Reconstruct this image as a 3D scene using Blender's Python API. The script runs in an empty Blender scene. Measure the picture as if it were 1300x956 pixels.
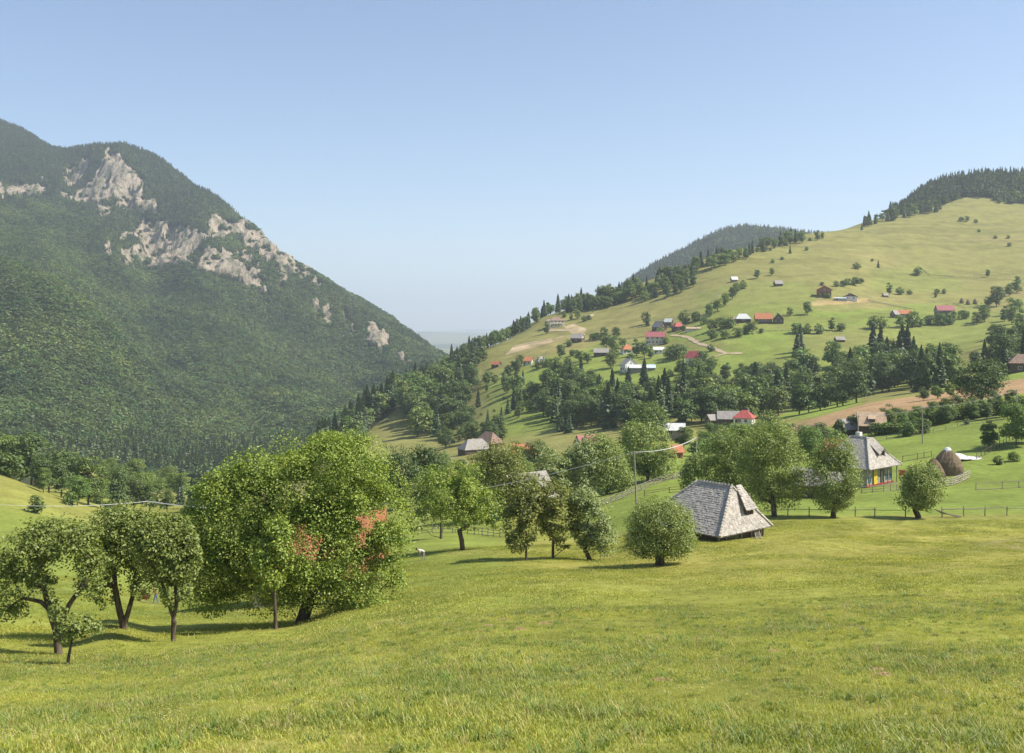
import bpy, math, random
import numpy as np
from mathutils import Vector, Matrix
R = math.radians
F = 1264.0; CX = 650.0; HY = 412.0          # focal length in photo pixels, principal column, horizon row
sc = bpy.context.scene
col = sc.collection
# ------------------------------------------------------------------ camera, sky, sun, exposure
cd = bpy.data.cameras.new('camera'); cam = bpy.data.objects.new('camera', cd); col.objects.link(cam)
cd.sensor_width = 36; cd.lens = 36 * F / 1300; cd.shift_y = -(478 - HY) / 1300
cam.location = (0, 0, 0); cam.rotation_euler = (R(90), 0, 0)
cd.clip_start = 0.5; cd.clip_end = 60000
sc.camera = cam
SUN_AZ = 96.0   # degrees clockwise from the view direction (+Y)
SUN_EL = 48.0
w = bpy.data.worlds.new('World'); sc.world = w; w.use_nodes = True
nt = w.node_tree; nt.nodes.clear()
sky = nt.nodes.new('ShaderNodeTexSky'); sky.sky_type = 'NISHITA'; sky.sun_disc = False
sky.sun_elevation = R(SUN_EL); sky.sun_rotation = R(SUN_AZ); sky.altitude = 1500
sky.air_density = 1.1; sky.dust_density = 0.3; sky.ozone_density = 2.2
bg = nt.nodes.new('ShaderNodeBackground'); bg.inputs[1].default_value = 0.102
wo = nt.nodes.new('ShaderNodeOutputWorld')
nt.links.new(sky.outputs[0], bg.inputs[0]); nt.links.new(bg.outputs[0], wo.inputs[0])
sl = bpy.data.lights.new('sun', 'SUN'); sl.energy = 5.0; sl.angle = R(0.53); sl.color = (1.0, 0.93, 0.80)
sun = bpy.data.objects.new('sun', sl); col.objects.link(sun)
sv = Vector((math.sin(R(SUN_AZ)) * math.cos(R(SUN_EL)), math.cos(R(SUN_AZ)) * math.cos(R(SUN_EL)), math.sin(R(SUN_EL))))
sun.rotation_euler = sv.to_track_quat('Z', 'Y').to_euler()
vs = sc.view_settings; vs.view_transform = 'Standard'; vs.look = 'None'; vs.gamma = 1; vs.use_curve_mapping = False
vs.exposure = 0.68
cy = sc.cycles
sc.render.engine = 'CYCLES'
cy.max_bounces = 5; cy.diffuse_bounces = 3; cy.glossy_bounces = 1; cy.transmission_bounces = 3; cy.volume_bounces = 1
cy.transparent_max_bounces = 4; cy.use_denoising = True; cy.caustics_reflective = False; cy.caustics_refractive = False
cy.sample_clamp_indirect = 4
try: cy.denoiser = 'OPENIMAGEDENOISE'
except Exception: pass

# ------------------------------------------------------------------ helpers
def tag(o, label=None, cat=None, group=None, kind=None):
    if label: o['label'] = label
    if cat: o['category'] = cat
    if group: o['group'] = group
    if kind: o['kind'] = kind
    return o
def empty(name, loc=(0, 0, 0), rz=0.0):
    o = bpy.data.objects.new(name, None); col.objects.link(o); o.location = loc; o.rotation_euler = (0, 0, rz)
    o.empty_display_size = 0.3
    return o
def npmesh(name, V, Q, mats=(), midx=None, smooth=False):
    """mesh from arrays: V (n,3), Q (m,k) with k = 3 or 4"""
    V = np.asarray(V, dtype=np.float32); Q = np.asarray(Q, dtype=np.int32)
    me = bpy.data.meshes.new(name)
    k = Q.shape[1]
    me.vertices.add(len(V)); me.vertices.foreach_set('co', V.ravel())
    me.loops.add(Q.size); me.loops.foreach_set('vertex_index', Q.ravel())
    me.polygons.add(len(Q))
    me.polygons.foreach_set('loop_start', np.arange(0, Q.size, k, dtype=np.int32))
    for m in mats: me.materials.append(m)
    if midx is not None: me.polygons.foreach_set('material_index', np.asarray(midx, dtype=np.int32))
    me.polygons.foreach_set('use_smooth', np.full(len(Q), smooth))
    me.update(calc_edges=True); me.validate()
    return me
def link(name, me, parent=None, loc=None, rz=None):
    o = bpy.data.objects.new(name, me); col.objects.link(o)
    if parent is not None: o.parent = parent
    if loc is not None: o.location = loc
    if rz is not None: o.rotation_euler = (0, 0, rz)
    return o
class MB:
    """collects simple solids; build() links them as one mesh object"""
    def __init__(s): s.V = []; s.F = []
    def add(s, vs, fs):
        n = len(s.V); s.V += [tuple(v) for v in vs]; s.F += [tuple(i + n for i in f) for f in fs]
    def box(s, x0, x1, y0, y1, z0, z1, M=None):
        vs = [(x0,y0,z0),(x1,y0,z0),(x1,y1,z0),(x0,y1,z0),(x0,y0,z1),(x1,y0,z1),(x1,y1,z1),(x0,y1,z1)]
        if M is not None: vs = [M @ Vector(v) for v in vs]
        s.add(vs, [(3,2,1,0),(4,5,6,7),(0,1,5,4),(1,2,6,5),(2,3,7,6),(3,0,4,7)])
    def prism(s, poly, d):
        """polygon (list of 3D points) pushed by vector d"""
        n = len(poly); p = [Vector(v) for v in poly]; q = [v + Vector(d) for v in p]
        s.add(p + q, [tuple(range(n))[::-1], tuple(range(n, 2*n))] + [(i, (i+1) % n, n + (i+1) % n, n + i) for i in range(n)])
    def tube(s, pts, rad, sides=6):
        pts = [Vector(p) for p in pts]; n = len(pts)
        if not hasattr(rad, '__len__'): rad = [rad] * n
        vs = []
        for i, p in enumerate(pts):
            t = (pts[min(i+1, n-1)] - pts[max(i-1, 0)])
            t = t.normalized() if t.length > 1e-9 else Vector((0, 0, 1))
            a = t.orthogonal().normalized() if abs(t.z) > 0.95 else t.cross(Vector((0, 0, 1))).normalized()
            b = t.cross(a)
            for k in range(sides):
                an = 2 * math.pi * k / sides
                vs.append(p + (a * math.cos(an) + b * math.sin(an)) * rad[i])
        fs = []
        for i in range(n - 1):
            for k in range(sides):
                k2 = (k + 1) % sides
                fs.append((i*sides + k, i*sides + k2, (i+1)*sides + k2, (i+1)*sides + k))
        fs.append(tuple(range(sides))[::-1]); fs.append(tuple(range((n-1)*sides, n*sides)))
        s.add(vs, fs)
    def lathe(s, prof, sides=16, c=(0, 0), jit=None):
        vs = []; n = len(prof)
        for (r, z) in prof:
            for k in range(sides):
                an = 2*math.pi*k/sides; rr = r * (jit(an, z) if jit else 1)
                vs.append((c[0] + rr*math.cos(an), c[1] + rr*math.sin(an), z))
        fs = [(i*sides+k, i*sides+(k+1) % sides, (i+1)*sides+(k+1) % sides, (i+1)*sides+k) for i in range(n-1) for k in range(sides)]
        fs.append(tuple(range(sides))[::-1]); fs.append(tuple(range((n-1)*sides, n*sides)))
        s.add(vs, fs)
    def build(s, name, mat, parent=None, loc=None, rz=None, smooth=False):
        me = bpy.data.meshes.new(name); me.from_pydata([tuple(v) for v in s.V], [], s.F)
        me.materials.append(mat)
        if smooth: me.polygons.foreach_set('use_smooth', [True]*len(me.polygons))
        me.update()
        return link(name, me, parent, loc, rz)

# ------------------------------------------------------------------ noise and terrain height
def _hash(ix, iy, seed):
    n = (ix.astype(np.int64) * 374761393 + iy.astype(np.int64) * 668265263 + seed * 1442695041) & 0xffffffff
    n = ((n ^ (n >> 13)) * 1274126177) & 0xffffffff
    n = (n ^ (n >> 16)) & 0xffffffff
    return n / 4294967295.0
def vnoise(x, y, seed=0):
    x = np.asarray(x, float); y = np.asarray(y, float)
    ix = np.floor(x); iy = np.floor(y); fx = x - ix; fy = y - iy
    fx = fx*fx*(3-2*fx); fy = fy*fy*(3-2*fy)
    a = _hash(ix, iy, seed); b = _hash(ix+1, iy, seed); c = _hash(ix, iy+1, seed); d = _hash(ix+1, iy+1, seed)
    return (a*(1-fx)+b*fx)*(1-fy) + (c*(1-fx)+d*fx)*fy
def fbm(x, y, wl, octv=4, seed=0, gain=0.5):
    t = 0; a = 1; s = 0
    for i in range(octv):
        t = t + a*(vnoise(np.asarray(x)/wl + 17.3*i, np.asarray(y)/wl - 9.1*i, seed+i)*2-1); s += a; a *= gain; wl *= 0.5
    return t/s
COLS = {
 -300: [(12,975),(20,930),(35,860),(50,815),(75,760),(100,715),(150,650),(200,600),(260,545),(320,548),(450,600),(700,590),(1000,450),(1300,310),(1450,310),(1700,270),(2100,200),(2500,160),(3000,115),(4000,200)],
 0: [(12,975),(20,930),(35,866),(48,828),(60,800),(100,738),(150,690),(200,655),(260,606),(330,618),(450,640),(700,615),(1000,480),(1300,342),(1450,352),(1600,335),(2000,275),(2300,243),(2900,164),(3400,200)],
 100: [(12,972),(20,925),(35,866),(45,838),(60,805),(100,745),(150,705),(200,675),(245,648),(320,632),(400,606),(480,590),(560,612),(750,610),(1000,520),(1300,392),(1450,405),(1700,355),(2100,290),(2300,262),(2650,196),(3200,230)],
 145: [(12,970),(20,920),(35,866),(47,828),(56,795),(75,780),(100,755),(150,712),(200,686),(250,662),(320,645),(400,618),(480,603),(560,620),(750,616),(1000,545),(1300,432),(1450,440),(1700,380),(2100,300),(2300,262),(2600,190),(3150,230)],
 200: [(12,968),(20,915),(35,866),(45,835),(53,811),(75,788),(100,768),(130,742),(160,718),(200,695),(300,662),(400,632),(480,617),(560,630),(750,622),(1000,570),(1200,510),(1300,485),(1450,475),(1700,412),(2000,345),(2200,300),(2550,210),(3100,240)],
 250: [(12,965),(20,907),(33,862),(45,828),(55,806),(68,790),(100,760),(150,716),(200,690),(300,657),(430,630),(560,620),(750,615),(1000,580),(1250,520),(1500,460),(1750,398),(2000,340),(2150,300),(2430,243),(3000,275)],
 300: [(12,963),(20,900),(32,858),(45,822),(55,803),(62,795),(80,775),(100,752),(150,712),(200,686),(300,652),(450,628),(600,612),(800,605),(1000,585),(1300,520),(1600,455),(1850,395),(2050,340),(2150,312),(2350,280),(2900,310)],
 380: [(12,960),(22,885),(30,855),(45,815),(60,792),(80,768),(100,740),(150,706),(200,681),(300,645),(400,622),(550,602),(700,588),(780,600),(900,600),(1100,560),(1400,510),(1700,460),(1950,395),(2200,340),(2800,370)],
 440: [(12,958),(22,880),(30,850),(45,800),(60,775),(100,725),(150,695),(200,668),(300,635),(400,610),(550,580),(650,562),(720,549),(800,562),(1000,565),(1300,532),(1600,495),(1850,440),(2150,376),(2800,410)],
 500: [(12,957),(22,872),(30,848),(45,792),(60,765),(80,735),(100,715),(150,682),(200,658),(300,625),(400,600),(550,572),(640,548),(740,507),(800,512),(1000,525),(1400,505),(1800,462),(2080,413),(2800,440)],
 560: [(12,956),(22,868),(40,795),(60,753),(80,730),(100,708),(150,675),(200,648),(300,615),(400,592),(500,572),(600,552),(680,522),(760,492),(820,476),(900,484),(1200,490),(1800,465),(2020,449),(2600,480)],
 620: [(12,956),(22,866),(40,792),(60,745),(80,724),(100,702),(140,680),(200,642),(300,605),(400,584),(500,560),(600,525),(700,485),(780,460),(850,440),(950,450),(1300,480),(2000,490),(3000,480)],
 690: [(12,956),(22,866),(40,790),(60,741),(80,721),(100,702),(130,676),(200,630),(300,593),(400,573),(500,545),(600,500),(700,465),(800,435),(900,413),(960,402),(1100,420),(2000,480),(3000,470)],
 760: [(12,955),(22,866),(40,788),(60,738),(80,722),(100,704),(130,670),(160,645),(190,625),(260,592),(350,568),(450,548),(520,525),(600,492),(660,465),(740,440),(850,410),(950,388),(1010,380),(1150,395),(2000,440),(2600,390),(3200,400)],
 850: [(12,955),(20,878),(40,785),(60,741),(80,717),(100,683),(125,655),(160,627),(210,597),(260,575),(350,555),(430,540),(520,510),(600,475),(650,455),(740,425),(850,388),(950,358),(1020,347),(1200,362),(1700,400),(2200,365),(2550,330),(3200,360)],
 940: [(12,955),(20,875),(40,780),(60,736),(80,710),(100,681),(115,661),(130,648),(165,624),(210,601),(260,580),(330,560),(420,535),(500,512),(570,480),(640,440),(750,400),(850,365),(950,335),(1050,316),(1250,332),(1700,370),(2300,320),(2600,292),(3300,330)],
 1050: [(12,955),(20,870),(40,775),(60,730),(80,704),(100,676),(115,657),(165,620),(200,595),(240,572),(280,550),(320,531),(380,522),(450,512),(520,492),(600,448),(680,420),(770,385),(900,345),(1050,310),(1150,294),(1350,306),(1800,345),(2500,304),(3200,330)],
 1120: [(12,955),(20,869),(40,773),(60,728),(90,692),(115,657),(165,614),(200,585),(240,558),(290,528),(330,512),(400,505),(480,492),(560,465),(640,432),(740,400),(850,370),(1000,325),(1150,292),(1280,277),(1500,292),(2500,320),(3200,340)],
 1180: [(12,955),(20,868),(40,772),(60,727),(90,692),(115,657),(165,610),(200,578),(240,550),(280,525),(310,510),(360,500),(450,490),(540,470),(620,440),(740,402),(850,372),(1000,330),(1200,282),(1330,258),(1450,242),(1800,262),(3200,330)],
 1240: [(12,955),(20,868),(40,772),(60,727),(90,692),(115,656),(165,607),(200,570),(240,540),(280,515),(330,497),(380,487),(450,475),(540,450),(640,425),(740,400),(850,372),(1000,332),(1200,280),(1330,250),(1450,228),(1900,260),(3200,330)],
 1300: [(12,955),(20,868),(40,772),(60,727),(90,692),(115,655),(165,604),(200,562),(240,532),(290,505),(330,488),(380,472),(450,455),(540,435),(640,415),(740,395),(1000,330),(1200,278),(1300,258),(1450,226),(1900,260),(3200,330)],
 1600: [(12,955),(20,868),(40,772),(60,725),(90,690),(115,650),(165,590),(240,515),(330,470),(450,430),(640,395),(1000,310),(1300,230),(1500,200),(2000,230),(3200,300)],
}
def pchip(x, y, xq):
    x = np.asarray(x, float); y = np.asarray(y, float); h = np.diff(x); dl = np.diff(y)/h
    m = np.zeros(len(x))
    for i in range(1, len(x)-1):
        if dl[i-1]*dl[i] > 0:
            w1 = 2*h[i]+h[i-1]; w2 = h[i]+2*h[i-1]; m[i] = (w1+w2)/(w1/dl[i-1]+w2/dl[i])
    m[0] = dl[0]; m[-1] = dl[-1]
    k = np.clip(np.searchsorted(x, xq) - 1, 0, len(x)-2); t = (xq-x[k])/h[k]
    return ((1+2*t)*(1-t)**2*y[k] + t*(1-t)**2*h[k]*m[k] + t*t*(3-2*t)*y[k+1] + t*t*(t-1)*h[k]*m[k+1])
DG = np.concatenate([np.linspace(-80, 10, 10), np.exp(np.linspace(math.log(11), math.log(5000), 520)), np.exp(np.linspace(math.log(5200), math.log(32000), 40))])
PG = np.arange(-400, 1701, 4.0)
_cp = sorted(COLS); _cz = []
for p in _cp:
    c = COLS[p]
    ds = [-80, -20, 0] + [a for a, b in c] + [5000, 32000]
    zs = [9.0, 1.6, -1.75] + [-(b-HY)/F*a for a, b in c] + [-190, -190]
    # softer curve for the last drop
    _cz.append(pchip(ds, zs, DG))
_cz = np.array(_cz)
G = np.zeros((len(DG), len(PG)))
for i in range(len(DG)):
    G[i] = pchip([-900] + _cp + [2200], np.concatenate([[_cz[0, i]], _cz[:, i], [_cz[-1, i]]]), PG)
_k = np.exp(-0.5*(np.arange(-8, 9)/3.0)**2); _k /= _k.sum()
Gp = np.pad(G, ((0, 0), (8, 8)), mode='edge'); G = sum(_k[j]*Gp[:, j:j+G.shape[1]] for j in range(17))
def inpoly(px, py, poly):
    px = np.asarray(px, float); py = np.asarray(py, float); r = np.zeros(px.shape, bool); n = len(poly)
    for i in range(n):
        x0, y0 = poly[i]; x1, y1 = poly[(i+1) % n]
        if y0 == y1: continue
        c = ((y0 > py) != (y1 > py)) & (px < (x1-x0)*(py-y0)/(y1-y0)+x0)
        r ^= c
    return r
def sstep(a, b, x): 
    t = np.clip((x-a)/(b-a), 0, 1); return t*t*(3-2*t)
def Hbase(x, y):
    x = np.asarray(x, float); y = np.asarray(y, float)
    px = CX + F*x/np.sqrt(np.maximum(y, 0)**2 + 10.0**2)
    ci = np.clip((px-PG[0])/4.0, 0, len(PG)-1.001); c0 = ci.astype(int); fc = ci-c0
    yy = np.clip(y, DG[0], DG[-1]*0.999); k = np.clip(np.searchsorted(DG, yy, side='right')-1, 0, len(DG)-2)
    t = (yy-DG[k])/(DG[k+1]-DG[k])
    z = (G[k, c0]*(1-fc)+G[k, c0+1]*fc)*(1-t) + (G[k+1, c0]*(1-fc)+G[k+1, c0+1]*fc)*t
    return z, px
# limestone faces: outlines measured in the photograph, with the range of distance they lie in
ROCKS = [
 ([(75,245),(85,215),(110,205),(138,192),(150,200),(165,215),(182,225),(188,240),(182,252),(195,258),(208,268),(180,270),(150,262),(140,278),(120,275),(128,262),(105,255),(80,252)], 2150, 2700),
 ([(0,238),(30,232),(60,228),(62,246),(30,250),(0,250)], 2100, 2600),
 ([(150,330),(158,300),(180,278),(212,285),(240,292),(262,300),(262,336),(238,328),(215,332),(185,335)], 1900, 2350),
 ([(255,338),(260,296),(270,272),(300,282),(338,298),(358,322),(338,328),(320,315),(303,318),(322,332),(348,376),(322,368),(296,348),(275,342)], 1800, 2340),
 ([(335,300),(358,310),(404,352),(398,360),(350,332)], 1850, 2300),
 ([(365,335),(385,338),(402,360),(385,355)], 1900, 2250),
 ([(392,385),(402,386),(404,398),(395,400)], 1800, 2200),
 ([(405,398),(418,392),(420,408),(412,410)], 1800, 2200),
 ([(432,396),(442,400),(452,425),(445,420)], 1750, 2150),
 ([(460,425),(470,412),(482,412),(498,432),(496,446),(478,434)], 1750, 2150),
 ([(502,448),(512,452),(525,465),(515,463)], 1700, 2100),
 ([(125,322),(138,310),(142,322),(135,326)], 1750, 2200),
 ([(350,340),(362,352),(372,362),(360,360)], 1850, 2200),
]
def rockmask(px, py, d, x, y):
    jx = fbm(x, d*1.0, 60, 3, 5)*9; jy = fbm(x+400, d, 45, 3, 9)*7
    r = np.zeros(np.shape(px), bool)
    for poly, a, b in ROCKS:
        q = (d > a) & (d < b)
        if q.any():
            r |= q & inpoly(px+jx, py+jy, poly)
    r0 = r.copy()
    for poly, a, b in ROCKS[2:]:
        q = (d > a) & (d < b)
        if q.any(): r |= q & inpoly(px+jx*1.2, py-5+jy, poly)
    r &= fbm(x*1.0, d*0.6, 55, 4, 23) > -0.38
    return r
def H(x, y):
    x = np.asarray(x, float); y = np.asarray(y, float)
    z, px = Hbase(x, y)
    near = sstep(8, 40, y)
    z = z + 0.12*near*fbm(x, y, 9, 3, 1)*(1-sstep(250, 500, y)) + 0.05*fbm(x, y, 1.7, 2, 3)*(1-sstep(60, 150, y))
    z = z + 1.2*sstep(300, 700, y)*(1-sstep(1500, 1800, y))*fbm(x, y, 90, 4, 4)
    lf = (1-sstep(540, 640, px))*sstep(750, 1500, y)*(1-sstep(3400, 4200, y))
    rid = np.abs(fbm(x*0.8+y*0.55, y*0.25-x*0.2, 170, 4, 31))
    z = z + lf*(14 - 70*rid)*0.8
    z = z + sstep(1900, 2600, y)*sstep(640, 800, px)*(1-sstep(3400, 4200, y))*6*fbm(x, y, 160, 4, 41)
    far = sstep(9000, 13000, y)*(1-sstep(24000, 28000, y))
    z = z + far*330*np.clip(fbm(x, y*1.5, 5200, 4, 51)+0.15, 0, 1) 
    return z
def ground(px, py, dmin=12, dmax=1600, want=None):
    """first point of the ground the photograph's pixel shows, as a world point"""
    d = np.exp(np.linspace(math.log(dmin), math.log(dmax), 1500)); x = (px-CX)/F*d; zr = -(py-HY)/F*d
    g = H(x, d) - zr
    i = np.where(g >= 0)[0]
    if len(i) == 0:
        i = [int(np.argmax(g/d))]
    i = i[0]
    return Vector((float(x[i]), float(d[i]), float(H(x[i], d[i]))))
def at(px, d):
    x = (px-CX)/F*d
    return Vector((x, d, float(H(x, d))))
# ------------------------------------------------------------------ materials
def newmat(name):
    m = bpy.data.materials.new(name); m.use_nodes = True; m.node_tree.nodes.clear(); return m, m.node_tree
class N:
    def __init__(s, nt): s.nt = nt
    def __call__(s, t, **kw):
        n = s.nt.nodes.new(t)
        for k, v in kw.items():
            if k.startswith('i_'):
                key = k[2:]; key = int(key) if key.isdigit() else key.replace('_', ' ')
                n.inputs[key].default_value = v
            else: setattr(n, k, v)
        return n
    def l(s, a, b): s.nt.links.new(a, b)
def ramp(n, fac, stops):
    r = n('ShaderNodeValToRGB'); e = r.color_ramp.elements
    while len(e) < len(stops): e.new(0.5)
    for i, (p, c) in enumerate(stops):
        e[i].position = p; e[i].color = (*c, 1)
    n.l(fac, r.inputs[0]); return r.outputs[0]
def finish(n, col_, rough=0.8, bump=None, bstr=0.3, bdist=0.05, spec=0.3, metallic=0.0):
    b = n('ShaderNodeBsdfPrincipled'); b.inputs['Roughness'].default_value = rough
    b.inputs['Specular IOR Level'].default_value = spec; b.inputs['Metallic'].default_value = metallic
    if isinstance(col_, tuple): b.inputs['Base Color'].default_value = (*col_, 1)
    else: n.l(col_, b.inputs['Base Color'])
    if bump is not None:
        bm = n('ShaderNodeBump'); bm.inputs['Strength'].default_value = bstr; bm.inputs['Distance'].default_value = bdist
        n.l(bump, bm.inputs['Height']); n.l(bm.outputs[0], b.inputs['Normal'])
    o = n('ShaderNodeOutputMaterial'); n.l(b.outputs[0], o.inputs[0])
def simple(name, c, c2=None, scale=3.0, rough=0.8, spec=0.3, metallic=0.0, stretch=(1, 1, 1), bstr=0.2, island=0.0):
    """two-tone noisy surface with a light bump"""
    m, nt = newmat(name); n = N(nt)
    c2 = c2 or tuple(v*0.75 for v in c)
    tc = n('ShaderNodeTexCoord'); mp = n('ShaderNodeMapping'); mp.inputs['Scale'].default_value = stretch
    n.l(tc.outputs['Object'], mp.inputs[0])
    no = n('ShaderNodeTexNoise', i_Scale=scale, i_Detail=5.0); n.l(mp.outputs[0], no.inputs[0])
    cc = ramp(n, no.outputs[0], [(0.35, c2), (0.65, c)])
    if island:
        ge = n('ShaderNodeNewGeometry'); mr = n('ShaderNodeMapRange', i_3=1-island, i_4=1+island); n.l(ge.outputs['Random Per Island'], mr.inputs[0])
        mx = n('ShaderNodeVectorMath', operation='SCALE'); n.l(cc, mx.inputs[0]); n.l(mr.outputs[0], mx.inputs[3]); cc = mx.outputs[0]
    finish(n, cc, rough, no.outputs[0], bstr, 0.03, spec, metallic)
    return m
def leafmat(name, c1, c2, c3=None, trans=0.35, rough=0.55, objvar=0.0, locvar=None):
    """leaves: hue varies leaf by leaf, light passes through them"""
    m, nt = newmat(name); n = N(nt); c3 = c3 or c1
    ge = n('ShaderNodeNewGeometry')
    cc = ramp(n, ge.outputs['Random Per Island'], [(0.0, c1), (0.55, c2), (1.0, c3)])
    if objvar:
        oi = n('ShaderNodeObjectInfo')
        hs = n('ShaderNodeHueSaturation'); n.l(cc, hs.inputs['Color'])
        a = n('ShaderNodeMapRange', i_3=1-objvar, i_4=1+objvar); n.l(oi.outputs['Random'], a.inputs[0]); n.l(a.outputs[0], hs.inputs['Value'])
        mu = n('ShaderNodeMath', operation='MULTIPLY', i_1=7.31); n.l(oi.outputs['Random'], mu.inputs[0])
        fr = n('ShaderNodeMath', operation='FRACT'); n.l(mu.outputs[0], fr.inputs[0])
        h = n('ShaderNodeMapRange', i_3=0.5-objvar*0.07, i_4=0.5+objvar*0.06); n.l(fr.outputs[0], h.inputs[0]); n.l(h.outputs[0], hs.inputs['Hue'])
        cc = hs.outputs[0]
    if locvar:      # drifts of one species or of drier growth: tone follows where the plant stands
        oi = n('ShaderNodeObjectInfo'); nz = n('ShaderNodeTexNoise', i_Scale=locvar[0], i_Detail=3.0); n.l(oi.outputs['Location'], nz.inputs[0])
        mr = n('ShaderNodeMapRange', i_1=0.35, i_2=0.65, i_3=1-locvar[1], i_4=1+locvar[1]); n.l(nz.outputs[0], mr.inputs[0])
        h2 = n('ShaderNodeHueSaturation'); n.l(cc, h2.inputs['Color']); n.l(mr.outputs[0], h2.inputs['Value'])
        mh_ = n('ShaderNodeMapRange', i_1=0.35, i_2=0.65, i_3=0.5+locvar[1]*0.05, i_4=0.5-locvar[1]*0.06); n.l(nz.outputs[0], mh_.inputs[0]); n.l(mh_.outputs[0], h2.inputs['Hue']); cc = h2.outputs[0]
    d = n('ShaderNodeBsdfDiffuse'); n.l(cc, d.inputs[0])
    t = n('ShaderNodeBsdfTranslucent')
    tm = n('ShaderNodeMixRGB', blend_type='MULTIPLY'); tm.inputs[0].default_value = 1; tm.inputs[2].default_value = (1.15, 1.10, 0.45, 1)
    n.l(cc, tm.inputs[1]); n.l(tm.outputs[0], t.inputs[0])
    mx = n('ShaderNodeMixShader'); mx.inputs[0].default_value = trans; n.l(d.outputs[0], mx.inputs[1]); n.l(t.outputs[0], mx.inputs[2])
    g = n('ShaderNodeBsdfGlossy'); g.inputs['Roughness'].default_value = rough; g.inputs[0].default_value = (1, 1, 1, 1)
    m2 = n('ShaderNodeMixShader'); m2.inputs[0].default_value = 0.035; n.l(mx.outputs[0], m2.inputs[1]); n.l(g.outputs[0], m2.inputs[2])
    o = n('ShaderNodeOutputMaterial'); n.l(m2.outputs[0], o.inputs[0])
    return m
M = {}
M['walnut'] = leafmat('walnut leaf', (0.15,0.225,0.032), (0.26,0.35,0.045), (0.41,0.48,0.075), 0.3)
M['apple'] = leafmat('apple leaf', (0.14,0.19,0.04), (0.215,0.27,0.055), (0.32,0.37,0.085), 0.3)
M['apple_old'] = leafmat('apple leaf', (0.123,0.167,0.041), (0.189,0.239,0.058), (0.275,0.319,0.087), 0.3)
M['willow'] = leafmat('willow leaf', (0.16,0.225,0.05), (0.25,0.325,0.075), (0.41,0.45,0.15), 0.26)
M['silver'] = leafmat('silver willow leaf', (0.19,0.25,0.085), (0.30,0.37,0.13), (0.45,0.50,0.24), 0.3)
M['plum'] = leafmat('plum leaf', (0.13,0.155,0.03), (0.215,0.245,0.045), (0.29,0.31,0.06), 0.32)
M['darkleaf'] = leafmat('dark leaf', (0.061,0.101,0.024), (0.095,0.149,0.032), (0.135,0.203,0.041), 0.25)
M['midleaf'] = leafmat('beech leaf', (0.090,0.150,0.027), (0.143,0.217,0.038), (0.210,0.285,0.053), 0.3, objvar=0.22)
M['farleaf'] = leafmat('far leaf', (0.090,0.150,0.030), (0.140,0.210,0.040), (0.195,0.265,0.055), 0.32, objvar=0.3)
M['woodleaf'] = leafmat('wood leaf', (0.047,0.090,0.021), (0.078,0.136,0.027), (0.128,0.190,0.038), 0.3, objvar=0.38, locvar=(0.010, 0.32))
M['needle'] = leafmat('spruce needle', (0.040,0.072,0.024), (0.066,0.108,0.034), (0.100,0.148,0.045), 0.18, objvar=0.25)
M['bark'] = simple('bark', (0.16,0.125,0.095), (0.06,0.045,0.035), 6, 0.95, 0.1, stretch=(1,1,0.25), bstr=0.6)
M['grass'] = leafmat('grass blade', (0.215,0.285,0.036), (0.335,0.375,0.052), (0.49,0.46,0.12), 0.4, objvar=0.2, locvar=(0.3, 0.22))
M['seed'] = leafmat('dry stalk', (0.42,0.34,0.14), (0.5,0.42,0.2), (0.36,0.22,0.10), 0.3)
M['petal'] = leafmat('petal', (0.75,0.72,0.6), (0.75,0.6,0.08), (0.45,0.25,0.5), 0.2)
M['tussock'] = leafmat('tussock blade', (0.12,0.19,0.03), (0.18,0.26,0.04), (0.27,0.32,0.06), 0.35, objvar=0.25)
M['hay'] = simple('hay', (0.26,0.20,0.13), (0.12,0.085,0.055), 9, 0.95, 0.1, stretch=(2,2,0.5), bstr=0.9)
M['shingle'] = simple('weathered shingle', (0.50,0.455,0.40), (0.33,0.30,0.265), 2.2, 0.85, 0.2, stretch=(1,1,1), bstr=0.3, island=0.13)
M['shinglebase'] = simple('shingle board', (0.30,0.27,0.24), (0.18,0.16,0.14), 3, 0.9, 0.2)
M['greyroof'] = simple('grey roof', (0.36,0.33,0.30), (0.24,0.22,0.20), 1.5, 0.8)
M['redroof'] = simple('red roof', (0.44,0.10,0.085), (0.33,0.075,0.065), 1.0, 0.6)
M['orangeroof'] = simple('orange tile roof', (0.50,0.20,0.095), (0.38,0.14,0.07), 1.2, 0.8)
M['pinkroof'] = simple('wine red sheet roof', (0.38,0.13,0.13), (0.30,0.10,0.105), 1.0, 0.5)
M['brownroof'] = simple('brown roof', (0.30,0.20,0.15), (0.20,0.13,0.10), 1.2, 0.8)
M['whiteroof'] = simple('pale sheet roof', (0.70,0.70,0.68), (0.52,0.52,0.50), 1.5, 0.45)
M['blueroof'] = simple('pale blue sheet', (0.42,0.60,0.78), (0.62,0.72,0.80), 0.8, 0.45)
M['tanroof'] = simple('tan roof', (0.50,0.36,0.24), (0.38,0.27,0.18), 1.5, 0.85)
M['white'] = simple('whitewash', (0.72,0.70,0.64), (0.60,0.58,0.52), 1.0, 0.85)
M['shade_plaster'] = simple('eave-shaded plaster', (0.40,0.38,0.28), (0.30,0.28,0.2), 1.0, 0.9)  # farmhouse plaster toned down, shade below the eaves is put into its colour
M['cream'] = simple('cream plaster', (0.60,0.53,0.40), (0.50,0.43,0.32), 1.0, 0.85)
M['wood'] = simple('dark timber', (0.13,0.09,0.065), (0.06,0.042,0.032), 3, 0.9, stretch=(4,4,0.4))
M['redwood'] = simple('red brown timber', (0.34,0.13,0.07), (0.22,0.08,0.045), 3, 0.85)
M['greywood'] = simple('grey timber', (0.30,0.265,0.225), (0.15,0.13,0.11), 5, 0.9, stretch=(1,1,3))
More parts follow.
